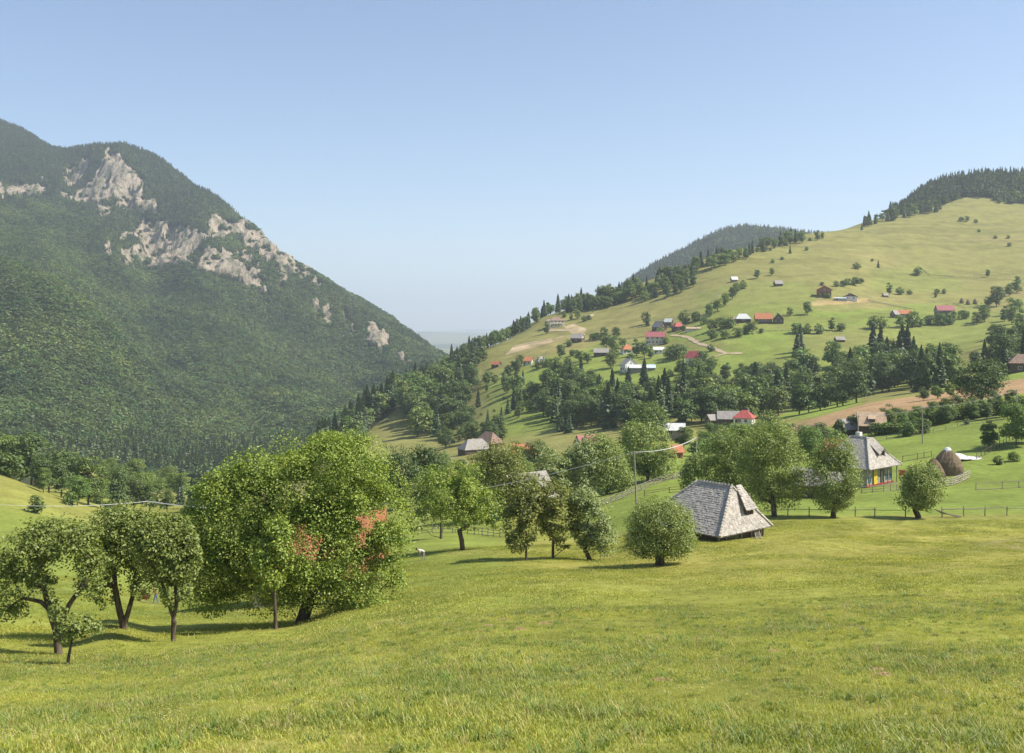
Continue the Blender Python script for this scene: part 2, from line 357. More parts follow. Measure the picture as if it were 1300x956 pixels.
M['polewood'] = simple('pole timber', (0.42,0.37,0.31), (0.28,0.24,0.20), 4, 0.85, stretch=(3,3,0.4))
M['glass'] = simple('window glass', (0.03,0.035,0.04), (0.05,0.06,0.07), 1, 0.15, 0.6)
M['bluepaint'] = simple('blue paint', (0.16,0.30,0.42), (0.10,0.2,0.3), 2, 0.6)
M['yellow'] = simple('yellow paint', (0.72,0.52,0.05), (0.60,0.42,0.04), 2, 0.6)
M['redpaint'] = simple('red paint', (0.45,0.07,0.06), (0.33,0.05,0.045), 2, 0.6)
M['ceramic'] = simple('insulator', (0.6,0.58,0.52), None, 2, 0.4)
M['wire'] = simple('cable', (0.50,0.50,0.48), (0.42,0.42,0.40), 1, 0.6)
M['skin'] = simple('skin', (0.50,0.29,0.20), (0.45,0.25,0.17), 8, 0.6)
M['denim'] = simple('denim', (0.08,0.13,0.25), (0.06,0.10,0.19), 8, 0.9)
M['shirt'] = simple('shirt', (0.62,0.62,0.62), (0.5,0.5,0.52), 8, 0.9)
M['hair'] = simple('hair', (0.03,0.02,0.015), None, 8, 0.8)
M['stone'] = simple('stone', (0.42,0.40,0.36), (0.28,0.26,0.23), 3, 0.9, bstr=0.6)
M['teal'] = simple('teal paint', (0.05,0.40,0.33), None, 2, 0.5)
M['dirt'] = simple('bare earth', (0.46,0.36,0.24), (0.36,0.27,0.17), 0.6, 0.95, bstr=0.4)
M['soil'] = simple('loose soil', (0.33,0.22,0.12), (0.24,0.15,0.08), 5, 0.95, bstr=0.8)

# ------------------------------------------------------------------ ground sheet
def axis_u():
    a = np.linspace(-0.62, 0.62, 1000)
    b = 0.62 + (np.linspace(0, 1, 60)[1:]**1.3)*0.9
    return np.concatenate([-b[::-1], a, b])
U = axis_u()
DR = np.concatenate([np.linspace(-80, 8, 24), np.exp(np.linspace(math.log(9), math.log(120), 230)), np.exp(np.linspace(math.log(121), math.log(500), 170)),
                     np.linspace(503, 1500, 300), np.linspace(1506, 2950, 240), np.exp(np.linspace(math.log(2980), math.log(32000), 60))])
# screen column u = x/y; near the camera the sheet keeps a width of 40 m
off = 40.0*np.exp(-np.maximum(DR, 0)/60.0)+0
UU, DD = np.meshgrid(U, DR)
XX = UU*(np.maximum(DD, 0) + off[:, None]*1.5); YY = DD
ZZ = H(XX, YY)
PX = CX + F*XX/np.maximum(YY, 1); PY = HY - F*ZZ/np.maximum(YY, 1)
rock = rockmask(PX, PY, YY, XX, YY)
rk = rock.astype(float)
# ragged limestone: ledges and ribs stand out of the slope
rib = np.abs(fbm(XX, YY*0.2+ZZ*0.5, 36, 4, 77)); ZZ = ZZ + rk*(40*(0.32-rib)+5*fbm(XX, YY, 15, 2, 78))
C_MEADOW = np.array([0.255,0.260,0.050]); C_LUSH = np.array([0.185,0.235,0.045]); C_HILL = np.array([0.228,0.218,0.068])
C_FOREST = np.array([0.050,0.055,0.022]); C_BROWN = np.array([0.36,0.235,0.120]); C_DIRT = np.array([0.46,0.35,0.22]); C_DRY = np.array([0.33,0.25,0.11])
cc = np.zeros(XX.shape+(3,)); cc[:] = C_MEADOW
def mix(mask, c):
    global cc
    m = np.clip(mask, 0, 1)[..., None]; cc = cc*(1-m)+c*m
n1 = fbm(XX, YY, 26, 4, 61); n2 = fbm(XX, YY, 7, 3, 62); n3 = fbm(XX, YY, 110, 4, 63)
jx = fbm(XX, YY, 14, 3, 64)*5; jy = fbm(XX+99, YY, 14, 3, 65)*2.5
mix(sstep(95, 125, YY+3*n1)*(1-sstep(280, 330, YY))*sstep(690, 760, PX), C_LUSH)
mix(sstep(58, 80, YY)*(1-sstep(300, 350, YY))*(1-sstep(600, 690, PX))*0.75, C_LUSH)
mix(sstep(200, 230, YY)*(1-sstep(110, 190, PX))*(1-sstep(300, 340, YY)), C_MEADOW*0.6+C_HILL*0.4)
mix(sstep(300, 420, YY), C_HILL)
mix(sstep(400, 520, YY)*(1-sstep(700, 780, YY))*sstep(600, 640, PX)*np.clip(0.55+1.3*n3, 0, 1), C_LUSH)
HILLGREEN = [[(720,470),(640,478),(655,500),(700,485),(745,455)],[(860,430),(895,398),(900,440),(870,452)],[(895,430),(920,418),(1005,418),(1000,450),(925,440)],
 [(730,455),(760,432),(850,450),(900,470),(880,478),(840,470),(780,490),(740,470)],[(890,392),(990,384),(1060,400),(1240,392),(1230,410),(1050,415),(1000,412),(900,412)],
 [(1105,345),(1160,335),(1215,350),(1225,368),(1110,372)],[(880,372),(960,355),(1030,360),(1040,392),(960,398),(890,395)],[(1000,400),(1085,395),(1160,385),(1250,385),(1260,400),(1100,412),(1010,415)]]
for i, pl in enumerate(HILLGREEN):
    mix(inpoly(PX+jx, PY+jy, pl)*(YY > 420)*(YY < 1250)*(0.62 if i in (4, 5, 6) else 0.92), C_LUSH*1.05 if i not in (5, 6) else C_LUSH*0.6+C_HILL*0.4)
mix(inpoly(PX+jx*.3, PY+jy*.3, [(980,545),(1030,532),(1100,512),(1180,500),(1240,488),(1310,478),(1310,497),(1240,508),(1160,522),(1090,532),(1010,552)])*(YY > 255)*(YY < 420), C_BROWN)
mix(inpoly(PX, PY, [(1180,498),(1215,484),(1320,468),(1320,478),(1240,488),(1185,501)])*(YY > 300)*(YY < 480), C_LUSH*1.15)
mix(inpoly(PX, PY, [(985,532),(1010,515),(1090,503),(1095,512),(1030,530)])*(YY > 300)*(YY < 480), C_LUSH*1.25)
# bare earth by the new building, scars on the slope
for pl in ([(716,414),(728,412),(745,417),(742,425),(730,426),(718,418)], [(655,438),(700,430),(702,434),(660,446),(640,450)], [(690,418),(728,417),(722,420),(690,421)], [(742,402),(756,398),(752,402)]):
    mix(inpoly(PX+jx*.3, PY+jy*.3, pl)*(YY > 650)*(YY < 1100), C_DIRT*1.15)
for pl in ([(1030,383),(1060,381),(1102,378),(1104,383),(1060,387),(1032,388)],):
    mix(inpoly(PX+jx*.4, PY+jy*.4, pl)*(YY > 600), C_DRY*1.15)
# terraces: faint contour banding of the mown hillside
mix(sstep(0.25, 0.7, n3)*sstep(520, 600, YY)*(YY < 1500)*(PX > 480)*0.4, C_DRY*0.95)
band = sstep(0.62, 0.8, vnoise(ZZ*0.32+2*n1, XX*0.004, 71))*sstep(560, 700, YY)*(YY < 1450)*0.42
mix(band, C_HILL*0.62)
# near meadow: drier and greener patches, mown strip
mix((YY < 115)*sstep(0.1, 0.6, n1)*0.3, C_LUSH*1.1)
mix((YY < 115)*sstep(0.15, 0.6, n2)*0.3, C_DRY*1.0)
mix(sstep(48, 70, YY)*(YY < 118)*sstep(600, 720, PX)*(0.42+0.3*n1), C_DRY*np.array([0.95, 1.05, 0.7]))
mix(inpoly(PX+jx, PY+jy*.6, [(1215,700),(1240,690),(1310,680),(1310,697),(1250,700)])*(YY < 120)*(0.55+0.5*n2)*1.0, np.array([0.30,0.24,0.14]))
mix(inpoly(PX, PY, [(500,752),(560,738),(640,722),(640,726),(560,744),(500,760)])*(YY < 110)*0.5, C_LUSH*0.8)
leftmt = (1-sstep(555, 600, PX))*sstep(560, 700, YY)*(YY < 3600)
mix((leftmt > 0.5)*(~inpoly(PX, PY, [(465,550),(490,530),(520,505),(540,500),(560,520),(540,560),(480,575)]) | (YY > 760)), C_FOREST)
mix((sstep(1750, 1900, YY) > 0.5)*(YY < 4200), C_FOREST)
mix((YY > 1290)*(YY < 1800)*inpoly(PX+jx, PY+jy, [(1195,262),(1225,250),(1260,253),(1400,265),(1400,180),(1150,180),(1150,262)]), C_FOREST)
mix((sstep(4200, 6000, YY)), np.array([0.16,0.17,0.07]))
mix(sstep(5000, 7000, YY)*sstep(-0.1, 0.2, fbm(XX, YY, 900, 4, 81)), np.array([0.05,0.07,0.03]))
nv, nu = XX.shape
V = np.stack([XX, YY, ZZ], -1).reshape(-1, 3)
ii = np.arange(nv*nu).reshape(nv, nu)
Q = np.stack([ii[:-1, :-1], ii[:-1, 1:], ii[1:, 1:], ii[1:, :-1]], -1).reshape(-1, 4)
m, nt = newmat('ground'); n = N(nt)
at_c = n('ShaderNodeAttribute', attribute_name='cover'); at_r = n('ShaderNodeAttribute', attribute_name='rock')
geo = n('ShaderNodeNewGeometry')
na = n('ShaderNodeTexNoise', i_Scale=0.9, i_Detail=8.0, i_Roughness=0.65); n.l(geo.outputs['Position'], na.inputs[0])
nb = n('ShaderNodeTexNoise', i_Scale=0.07, i_Detail=9.0, i_Roughness=0.72); n.l(geo.outputs['Position'], nb.inputs[0])
va = n('ShaderNodeMapRange', i_1=0.3, i_2=0.7, i_3=0.72, i_4=1.25); n.l(na.outputs[0], va.inputs[0])
vb = n('ShaderNodeMapRange', i_1=0.3, i_2=0.7, i_3=0.70, i_4=1.28); n.l(nb.outputs[0], vb.inputs[0])
mu = n('ShaderNodeMath', operation='MULTIPLY'); n.l(va.outputs[0], mu.inputs[0]); n.l(vb.outputs[0], mu.inputs[1])
scv = n('ShaderNodeVectorMath', operation='SCALE'); n.l(at_c.outputs['Color'], scv.inputs[0]); n.l(mu.outputs[0], scv.inputs[3])
# limestone colour: pale grey and ochre streaks, clefts with grass
mp = n('ShaderNodeMapping'); mp.inputs['Scale'].default_value = (0.07, 0.04, 0.013); n.l(geo.outputs['Position'], mp.inputs[0])
nr = n('ShaderNodeTexNoise', i_Scale=1.0, i_Detail=9.0, i_Roughness=0.7); n.l(mp.outputs[0], nr.inputs[0])
rc = ramp(n, nr.outputs[0], [(0.36, (0.09,0.105,0.045)), (0.45, (0.23,0.21,0.15)), (0.54, (0.42,0.345,0.26)), (0.72, (0.50,0.44,0.36))])
mxr = n('ShaderNodeMixRGB'); n.l(at_r.outputs['Fac'], mxr.inputs[0]); n.l(scv.outputs[0], mxr.inputs[1]); n.l(rc, mxr.inputs[2])
bb = n('ShaderNodeBsdfPrincipled'); bb.inputs['Roughness'].default_value = 0.95; bb.inputs['Specular IOR Level'].default_value = 0.1
n.l(mxr.outputs[0], bb.inputs['Base Color'])
b1 = n('ShaderNodeBump', i_Strength=0.5, i_Distance=0.12); n.l(na.outputs[0], b1.inputs['Height'])
rm = n('ShaderNodeMath', operation='MULTIPLY'); n.l(nr.outputs[0], rm.inputs[0]); n.l(at_r.outputs['Fac'], rm.inputs[1])
b2 = n('ShaderNodeBump', i_Strength=1.0, i_Distance=18.0); n.l(rm.outputs[0], b2.inputs['Height']); n.l(b1.outputs[0], b2.inputs['Normal'])
n.l(b2.outputs[0], bb.inputs['Normal'])
oo = n('ShaderNodeOutputMaterial'); n.l(bb.outputs[0], oo.inputs[0])
M['ground'] = m
me = npmesh('ground', V, Q, [m], smooth=True)
a = me.attributes.new('cover', 'FLOAT_COLOR', 'POINT'); a.data.foreach_set('color', np.concatenate([cc, np.ones(cc.shape[:2]+(1,))], -1).astype(np.float32).ravel())
a = me.attributes.new('rock', 'FLOAT', 'POINT'); a.data.foreach_set('value', rk.astype(np.float32).ravel())
tag(link('ground', me), kind='structure')
del V, Q, ii
# haze: one box of even air round everything
hb = MB(); hb.box(-50000, 50000, -3000, 33000, -260, 900)
hm, hnt = newmat('haze'); n = N(hnt)
pv = n('ShaderNodeVolumePrincipled'); pv.inputs['Density'].default_value = 0.000112; pv.inputs['Color'].default_value = (0.78, 0.86, 1.0, 1); pv.inputs['Anisotropy'].default_value = 0.2
ho = n('ShaderNodeOutputMaterial'); n.l(pv.outputs[0], ho.inputs['Volume'])
hz = hb.build('haze', hm); tag(hz, 'thin pale summer haze filling the valley air', 'haze', kind='stuff')
# ------------------------------------------------------------------ trees
def unit(v): return v/np.maximum(np.linalg.norm(v, axis=-1, keepdims=True), 1e-9)
def leaves(P, Nn, S, rng, aspect=0.62):
    """diamond shaped leaves at P facing Nn"""
    n = len(P); t = unit(np.cross(Nn, unit(rng.normal(size=(n, 3))))); b = np.cross(Nn, t); S = S[:, None]
    fold = Nn*S*0.12
    V = np.stack([P+t*S, P+b*S*aspect+fold, P-t*S, P-b*S*aspect+fold], 1).reshape(-1, 3)
    return V, np.arange(4*n).reshape(n, 4)
def crown_points(clumps, per, rng, fill=0.35, nj=0.50):
    """clumps (n,4): centre and radius; leaves sit mostly in each clump's outer shell"""
    w = clumps[:, 3]**2; tot = int(per); cnt = np.maximum((w/w.sum()*tot).astype(int), 3)
    idx = np.repeat(np.arange(len(clumps)), cnt); n = len(idx)
    d = unit(rng.normal(size=(n, 3))); d[:, 2] = np.where(d[:, 2] < -0.35, -d[:, 2]*0.6, d[:, 2]); d = unit(d)
    rr = clumps[idx, 3]*np.where(rng.random(n) < fill, rng.random(n)*0.8, rng.normal(0.92, 0.13, n))
    sq = np.array([1, 1, 0.8])
    P = clumps[idx, :3]+d*rr[:, None]*sq
    Nn = unit(d*0.55+np.array([0, 0, 0.45])+rng.normal(size=(n, 3))*nj)
    return P, Nn
def skeleton(nodes, parents, clumps, rng):
    """limbs: every clump is joined to the nearest limb point below it, thickness follows the load"""
    nodes = [np.array(v, float) for v in nodes]; parents = list(parents); base = len(nodes)
    order = np.argsort(np.linalg.norm(clumps[:, :3]-nodes[-1], axis=1))
    tip = np.zeros(len(nodes)+0)
    for ci in order:
        c = clumps[ci, :3]; A = np.array(nodes)
        dist = np.linalg.norm(A-c, axis=1) + np.maximum(A[:, 2]-c[2], 0)*1.5 + (np.arange(len(A)) == 0)*50
        j = int(np.argmin(dist)); p = A[j]
        L = np.linalg.norm(c-p); k = max(1, int(L/0.9)); prev = j
        for s in range(1, k+1):
            t = s/k; q = p+(c-p)*t; q[2] -= L*0.10*math.sin(math.pi*t)*(-1 if L > 2 else 1); q = q+rng.normal(size=3)*0.05*L*(s < k)
            nodes.append(q); parents.append(prev); prev = len(nodes)-1
    n = len(nodes); load = np.zeros(n); child = np.zeros(n, int)
    for i in range(n):
        if parents[i] >= 0: child[parents[i]] += 1
    for i in range(n-1, -1, -1):
        if child[i] == 0: load[i] += 1
        if parents[i] >= 0: load[parents[i]] += load[i]
    return nodes, parents, load
def limb_mesh(nodes, parents, load, r0, flare=1.5, sides=7):
    V = []; Q = []; lm = max(load)
    rad = [max(r0*(l/lm)**0.62, 0.014) for l in load]; hz = max(float(v[2]) for v in nodes)
    pd = [0.0]*len(nodes)
    for i, p in enumerate(parents):
        if p >= 0: pd[i] = pd[p]+float(np.linalg.norm(np.array(nodes[i])-np.array(nodes[p])))
    pm = max(pd); rad = [max(r*(1-0.72*(d_/pm)**0.8), 0.012) for r, d_ in zip(rad, pd)]
    for i, p in enumerate(parents):
        if p < 0: continue
        a = np.array(nodes[p]); b = np.array(nodes[i]); t = b-a; L = np.linalg.norm(t)
        if L < 1e-6: continue
        t = t/L; u = np.cross(t, [0.31, 0.9, 0.12]); u = u/np.linalg.norm(u); v = np.cross(t, u)
        ra = min(rad[p], rad[i]*1.35) if p > 0 else rad[i]*flare
        rb = rad[i]; n0 = len(V); sd = sides if rb > 0.06 else 4
        for (c, r) in ((a-t*ra*0.3, ra), (b+t*rb*0.3, rb)):
            for k in range(sd):
                an = 2*math.pi*k/sd; V.append(c+(u*math.cos(an)+v*math.sin(an))*r)
        for k in range(sd): Q.append((n0+k, n0+(k+1) % sd, n0+sd+(k+1) % sd, n0+sd+k))
    return np.array(V), np.array(Q)
def ell_clumps(ells, n, rng, cr=(0.20, 0.36), hollow=0.45):
    """clump centres inside a set of ellipsoids (cx,cy,cz,rx,ry,rz)"""
    ells = np.array(ells, float); vol = ells[:, 3]*ells[:, 4]*ells[:, 5]; vol = vol**0.75; out = []
    for e, k in zip(ells, np.maximum((vol/vol.sum()*n).astype(int), 2)):
        d = unit(rng.normal(size=(k, 3))); r = (hollow+(1-hollow)*rng.random(k)**0.5)
        ms = min(e[3], e[5]); c = rng.uniform(cr[0], cr[1], k)*ms
        rr = np.array([e[3], e[4], e[5]])[None, :] - c[:, None]*0.85
        out.append(np.concatenate([e[None, :3]+d*rr*r[:, None], c[:, None]], 1))
    return np.concatenate(out)
def far_broad(name, h, wd, n, size, seed, mat, trunk=True, low=0.12, narrow=1.0):
    rng = np.random.default_rng(seed)
    zc = h*(0.5+low/2); rz = h*(1-low)/2
    ells = [(0, 0, zc, wd/2*narrow, wd/2*narrow, rz), (wd*0.12, 0, zc-rz*0.45, wd*0.44, wd*0.44, rz*0.55), (-wd*0.1, wd*0.08, zc-rz*0.3, wd*0.42, wd*0.42, rz*0.6), (-wd*0.1, wd*0.1, zc+rz*0.2, wd*0.35, wd*0.35, rz*0.7)]
    cl = ell_clumps(ells, 34, rng, (0.28, 0.5), 0.5)
    P, Nn = crown_points(cl, n, rng, 0.12, 0.30); V, Q = leaves(P, Nn, rng.uniform(0.65, 1.25, len(P))*size, rng, 0.75)
    mi = np.zeros(len(Q), int)
    if trunk:
        mb = MB(); mb.tube([(0, 0, -0.6), (0, 0, h*0.3), (0.1, 0, h*0.65)], [h*0.022, h*0.017, h*0.008], 4)
        tv = np.array(mb.V); tq = np.array([f for f in mb.F if len(f) == 4]); Q = np.concatenate([Q, tq+len(V)]); V = np.concatenate([V, tv]); mi = np.concatenate([mi, np.ones(len(tq), int)])
    return npmesh(name, V, Q, [mat, M['bark']], mi)
def far_spruce(name, h, wd, lev, br, seed):
    rng = np.random.default_rng(seed); V = []; Q = []
    for i in range(lev):
        t = (i+0.5)/lev; z = h*(0.06+0.92*t); r = wd/2*(1-t)**0.85*rng.uniform(0.85, 1.12)+0.12
        for k in range(br):
            an = 2*math.pi*(k+rng.random())/br; rr = r*rng.uniform(0.65, 1.15); c, s = math.cos(an), math.sin(an); hw = rr*0.30+0.1
            dz = -rr*rng.uniform(0.25, 0.5); n0 = len(V); zz = z+rng.uniform(-0.3, 0.3)*h/lev
            V += [(0, 0, zz+h*0.02), (c*rr*.6-s*hw, s*rr*.6+c*hw, zz+dz*0.75-0.03*h), (c*rr, s*rr, zz+dz), (c*rr*.6+s*hw, s*rr*.6-c*hw, zz+dz*0.75-0.03*h)]
            Q.append((n0, n0+1, n0+2, n0+3))
            V += [(0, 0, zz+h*0.01), (c*rr*.5, s*rr*.5, zz+dz*.35+.02*h), (c*rr*.95, s*rr*.95, zz+dz), (c*rr*.45, s*rr*.45, zz+dz-0.03*h)]
            Q.append((n0+4, n0+5, n0+6, n0+7))
    mi = [0]*len(Q); mb = MB(); mb.tube([(0, 0, -0.6), (0, 0, h*0.5), (0, 0, h*0.99)], [h*0.016, h*0.01, 0.03], 4)
    n0 = len(V); V += mb.V; q = [tuple(a+n0 for a in f) for f in mb.F if len(f) == 4]; Q += q; mi += [1]*len(q)
    return npmesh(name, V, Q, [M['needle'], M['bark']], mi)
# prototypes, all about 10 m tall so that scale = height / 10
FB = [far_broad('broadleaf_tree', 10, (7.5, 6.5, 8.5, 5.2)[i], 1500, 0.36, 100+i, M['farleaf'], low=(0.0, .03, .05, -.02)[i]) for i in range(4)]
FM = [far_broad('leafy_tree', 10, (8.0, 6.5, 9.0)[i], 7000, 0.19, 120+i, M['midleaf'], low=0.03) for i in range(3)]
FD = [far_broad('leafy_tree', 10, (7.6, 6.2, 9.0)[i], 6000, 0.20, 150+i, M['darkleaf'], low=0.02) for i in range(3)]
FBU = [far_broad('bush', 10, 13, 900, 0.62, 130+i, M['farleaf'], trunk=False, low=-0.1) for i in range(2)]
FS = [far_spruce('spruce', 10, (4.6, 4.0, 5.2)[i], 20, 10, 140+i) for i in range(3)]
LF = [far_broad('crown', 10, (8, 7, 9)[i], 520, 0.72, 160+i, M['woodleaf'], trunk=False, low=0.05) for i in range(3)]
LS = [far_spruce('spruce', 10, (4.8, 4.2)[i], 11, 7, 170+i) for i in range(2)]

def scatter(name, P, scale, idx, protos, label, cat, rotz=None, kind='stuff', mat=None):
    """many uncountable small things as ONE object: a cloud of points that carries copies by geometry nodes"""
    rng = np.random.default_rng(5); me = bpy.data.meshes.new(name); me.vertices.add(len(P)); me.vertices.foreach_set('co', np.asarray(P, np.float32).ravel())
    a = me.attributes.new('scl', 'FLOAT_VECTOR', 'POINT'); a.data.foreach_set('vector', np.asarray(scale, np.float32).ravel())
    a = me.attributes.new('pick', 'INT', 'POINT'); a.data.foreach_set('value', np.asarray(idx, np.int32))
    rot = np.zeros((len(P), 3), np.float32); rot[:, 2] = rng.uniform(0, 6.28, len(P)); 
    if rotz is not None: rot[:, :2] = rotz
    a = me.attributes.new('rot', 'FLOAT_VECTOR', 'POINT'); a.data.foreach_set('vector', rot.ravel()); me.update()
    o = link(name, me); tag(o, label, cat, kind=kind)
    g = bpy.data.node_groups.new(name, 'GeometryNodeTree')
    g.interface.new_socket('Geometry', in_out='INPUT', socket_type='NodeSocketGeometry'); g.interface.new_socket('Geometry', in_out='OUTPUT', socket_type='NodeSocketGeometry')
    gi = g.nodes.new('NodeGroupInput'); go = g.nodes.new('NodeGroupOutput'); jn = g.nodes.new('GeometryNodeJoinGeometry')
    def attr(nm, ty):
        q = g.nodes.new('GeometryNodeInputNamedAttribute'); q.data_type = ty; q.inputs[0].default_value = nm; return q.outputs[0]
    s_ = attr('scl', 'FLOAT_VECTOR'); r_ = attr('rot', 'FLOAT_VECTOR'); p_ = attr('pick', 'INT')
    er = g.nodes.new('FunctionNodeEulerToRotation'); g.links.new(r_, er.inputs[0])
    for k, pm in enumerate(protos):
        po = bpy.data.objects.new(name + '_source', pm)
        oi = g.nodes.new('GeometryNodeObjectInfo'); oi.inputs['Object'].default_value = po; oi.inputs['As Instance'].default_value = True
        cp = g.nodes.new('FunctionNodeCompare'); cp.data_type = 'INT'; cp.operation = 'EQUAL'
        ins = [s for s in cp.inputs if s.type == 'INT']; g.links.new(p_, ins[0]); ins[1].default_value = k
        ip = g.nodes.new('GeometryNodeInstanceOnPoints'); g.links.new(gi.outputs[0], ip.inputs['Points']); g.links.new(cp.outputs[0], ip.inputs['Selection'])
        g.links.new(oi.outputs['Geometry'], ip.inputs['Instance']); g.links.new(er.outputs[0], ip.inputs['Rotation']); g.links.new(s_, ip.inputs['Scale'])
        g.links.new(ip.outputs[0], jn.inputs[0])
    g.links.new(jn.outputs[0], go.inputs[0])
    md = o.modifiers.new('scatter', 'NODES'); md.node_group = g
    return o
# ---- far woods: left mountain, back ridge, hilltop
def scr(x, y, z): return CX+F*x/y, HY-F*z/y
def visible_pts(x, y, z, lift=8.0):
    """drop points well hidden behind nearer ground (march along the ray from the camera)"""
    keep = np.ones(len(x), bool)
    for t in np.linspace(0.12, 0.985, 48):
        keep &= H(x*t, y*t) < (z+lift)*t+6
    return keep
def wood(name, n, poly_f, ylo, yhi, xlo, xhi, mixf, hts, label, seed):
    rng = np.random.default_rng(seed)
    y = np.sqrt(rng.uniform(ylo**2, yhi**2, n)); u = rng.uniform(xlo, xhi, n); x = u*y; z = H(x, y); px, py = scr(x, y, z)
    k = poly_f(px, py, x, y); x, y, z, px, py = x[k], y[k], z[k], px[k], py[k]
    k = visible_pts(x, y, z); x, y, z, px, py = x[k], y[k], z[k], px[k], py[k]
    con = rng.random(len(x)) < mixf(px, py, x, y)
    idx = np.where(con, 3+rng.integers(0, 2, len(x)), rng.integers(0, 3, len(x)))
    h = rng.uniform(*hts, len(x))*np.where(con, 1.15, 0.92)/10
    sc_ = np.stack([h*np.where(con, 1.0, 1.05)*rng.uniform(.85, 1.2, len(x))]*2+[h*np.where(con, 1, .8)], 1)
    print(name, len(x))
    return scatter(name, np.stack([x, y, z-0.8], 1), sc_, idx, LF+LS, label, 'forest')
def rocky(px, py, x, y): 
    # trees keep off the limestone and off the foot of it
    r = rockmask(px, py, y, x, y)
    for k in (4, 8): r = r | rockmask(px, py-k, y, x, y) & (np.random.default_rng(k).random(len(px)) > 0.25)
    return r & (np.random.default_rng(3).random(len(px)) > 0.05)
def sheer(x, y): return False
mtn = lambda px, py, x, y: (px < 600) & ~rocky(px, py, x, y) & ~((py > 575) & (y < 760)) & ((px < 330) | (y > 860)) & ((px < 420) | (y > 950))
def mmix(px, py, x, y):
    c = -0.02+0.6*(1-sstep(215, 290, py))*(px < 360)+0.22*sstep(545, 585, py)
    c = np.where((px > 110)&(px < 270)&(py < 330)&(py > 215), 0.45, c)
    return np.clip(c+0.3*fbm(x, y, 140, 3, 88), 0, 0.97)
wood('mountain_forest', 120000, mtn, 700, 3100, -0.60, 0.0, mmix, (12, 20), 'dense mixed forest covering the steep mountain left of the valley', 11)
back = lambda px, py, x, y: (px > 740) & (y > 2050)
wood('ridge_forest', 16000, back, 2050, 2900, 0.06, 0.42, lambda *a: np.full(len(a[0]), 0.3), (13, 20), 'bluish spruce forest on the hill behind the meadow crest', 12)
top = lambda px, py, x, y: inpoly(px, py, [(1110,277),(1140,274),(1165,267),(1195,261),(1222,250),(1258,250),(1275,258),(1400,268),(1700,280),(1700,150),(1200,150),(1110,255)]) 
wood('hilltop_forest', 9000, top, 1240, 1700, 0.34, 0.75, lambda *a: np.full(len(a[0]), 0.45), (10, 18), 'dark wood capping the top of the meadow hill at the upper right', 13)
# ------------------------------------------------------------------ meadow grass near the camera: tufts of real blades
def tuft(name, nb, h, spread, seed, wmul=1.0, mat=None):
    rng = np.random.default_rng(seed); V = []; Q = []
    for i in range(nb):
        x, y = rng.normal(0, spread, 2); an = rng.uniform(0, 6.28); hh = h*rng.uniform(0.5, 1.15); le = rng.uniform(0.3, 1.3)*hh; wd = rng.uniform(0.004, 0.009)*wmul
        c, s = math.cos(an), math.sin(an); n0 = len(V)
        pts = [(0, 0, 0), (le*0.3, 0, hh*0.6), (le, 0, hh)]
        for j, (r, _, z) in enumerate(pts):
            ww = wd*(1, 0.8, 0.15)[j]; V += [(x+c*r-s*ww, y+s*r+c*ww, z-0.02), (x+c*r+s*ww, y+s*r-c*ww, z-0.02)]
        Q += [(n0, n0+1, n0+3, n0+2), (n0+2, n0+3, n0+5, n0+4)]
    return npmesh(name, V, Q, [mat or M['grass']])
TF = [tuft('grass_tuft', 34, 0.065, 0.13, 300, 0.9), tuft('grass_tuft', 30, 0.09, 0.11, 301, 0.9), tuft('grass_tuft', 40, 0.055, 0.15, 302, 1.0), tuft('grass_tuft', 7, 0.24, 0.07, 303, .8, M['seed']), tuft('grass_tuft', 46, 0.15, 0.10, 306, 1.1, M['tussock'])]
TG = [tuft('grass_tuft', 26, 0.08, 0.22, 304, 1.9), tuft('grass_tuft', 24, 0.06, 0.24, 305, 2.0)]
def meadow(n, y0, y1, protos, w_, name, label, seed, sc_=(0.8, 1.3), xm=0.56):
    rng = np.random.default_rng(seed); y = np.sqrt(rng.uniform(y0**2, y1**2, n)); x = rng.uniform(-1, 1, n)*(0.54*y+13)
    tall = fbm(x, y, 5, 3, 91); keep = rng.random(n) < 0.8+0.9*tall; x, y, tall = x[keep], y[keep], tall[keep]
    s = rng.uniform(*sc_, len(x))*(0.85+0.5*np.clip(tall, -0.4, 0.8)); P = np.stack([x, y, H(x, y)], 1)
    idx = rng.choice(len(protos), len(x), p=w_)
    return scatter(name, P, np.stack([s, s, s*rng.uniform(.7, 1.2, len(x))], 1), idx, protos, label, 'grass')
meadow(150000, 9, 46, TF, [.395, .17, .375, .03, .03], 'meadow_grass', 'short mown yellow-green grass of the meadow in front', 31)
meadow(90000, 42, 112, TG, [.5, .5], 'meadow_grass', 'mown grass further down the meadow', 32, (0.9, 1.4))
def flower(seed):
    rng = np.random.default_rng(seed); V = []; Q = []
    for i in range(5):
        x, y = rng.normal(0, .16, 2); z = rng.uniform(.07, .15); r = rng.uniform(.010, .018)
        for k in range(3):
            an = k*2.09+i; n0 = len(V); c, s = math.cos(an), math.sin(an); V += [(x, y, z), (x+r*c-r*.5*s, y+r*s+r*.5*c, z+.004), (x+1.5*r*c, y+1.5*r*s, z), (x+r*c+r*.5*s, y+r*s-r*.5*c, z+.004)]; Q.append((n0, n0+1, n0+2, n0+3))
    return npmesh('flower', V, Q, [M['petal']])
rngF = np.random.default_rng(55); nf = 900; yf = np.sqrt(rngF.uniform(100, 1200, nf)); xf_ = rngF.uniform(-.56, .56, nf)*(yf+3); kf = fbm(xf_, yf, 4, 3, 95) > .05; xf_, yf = xf_[kf], yf[kf]
scatter('wildflowers', np.stack([xf_, yf, H(xf_, yf)], 1), np.ones((len(xf_), 3)), rngF.integers(0, 2, len(xf_)), [flower(1), flower(2)], 'tiny pale wildflowers dotted through the near meadow grass', 'wildflowers')
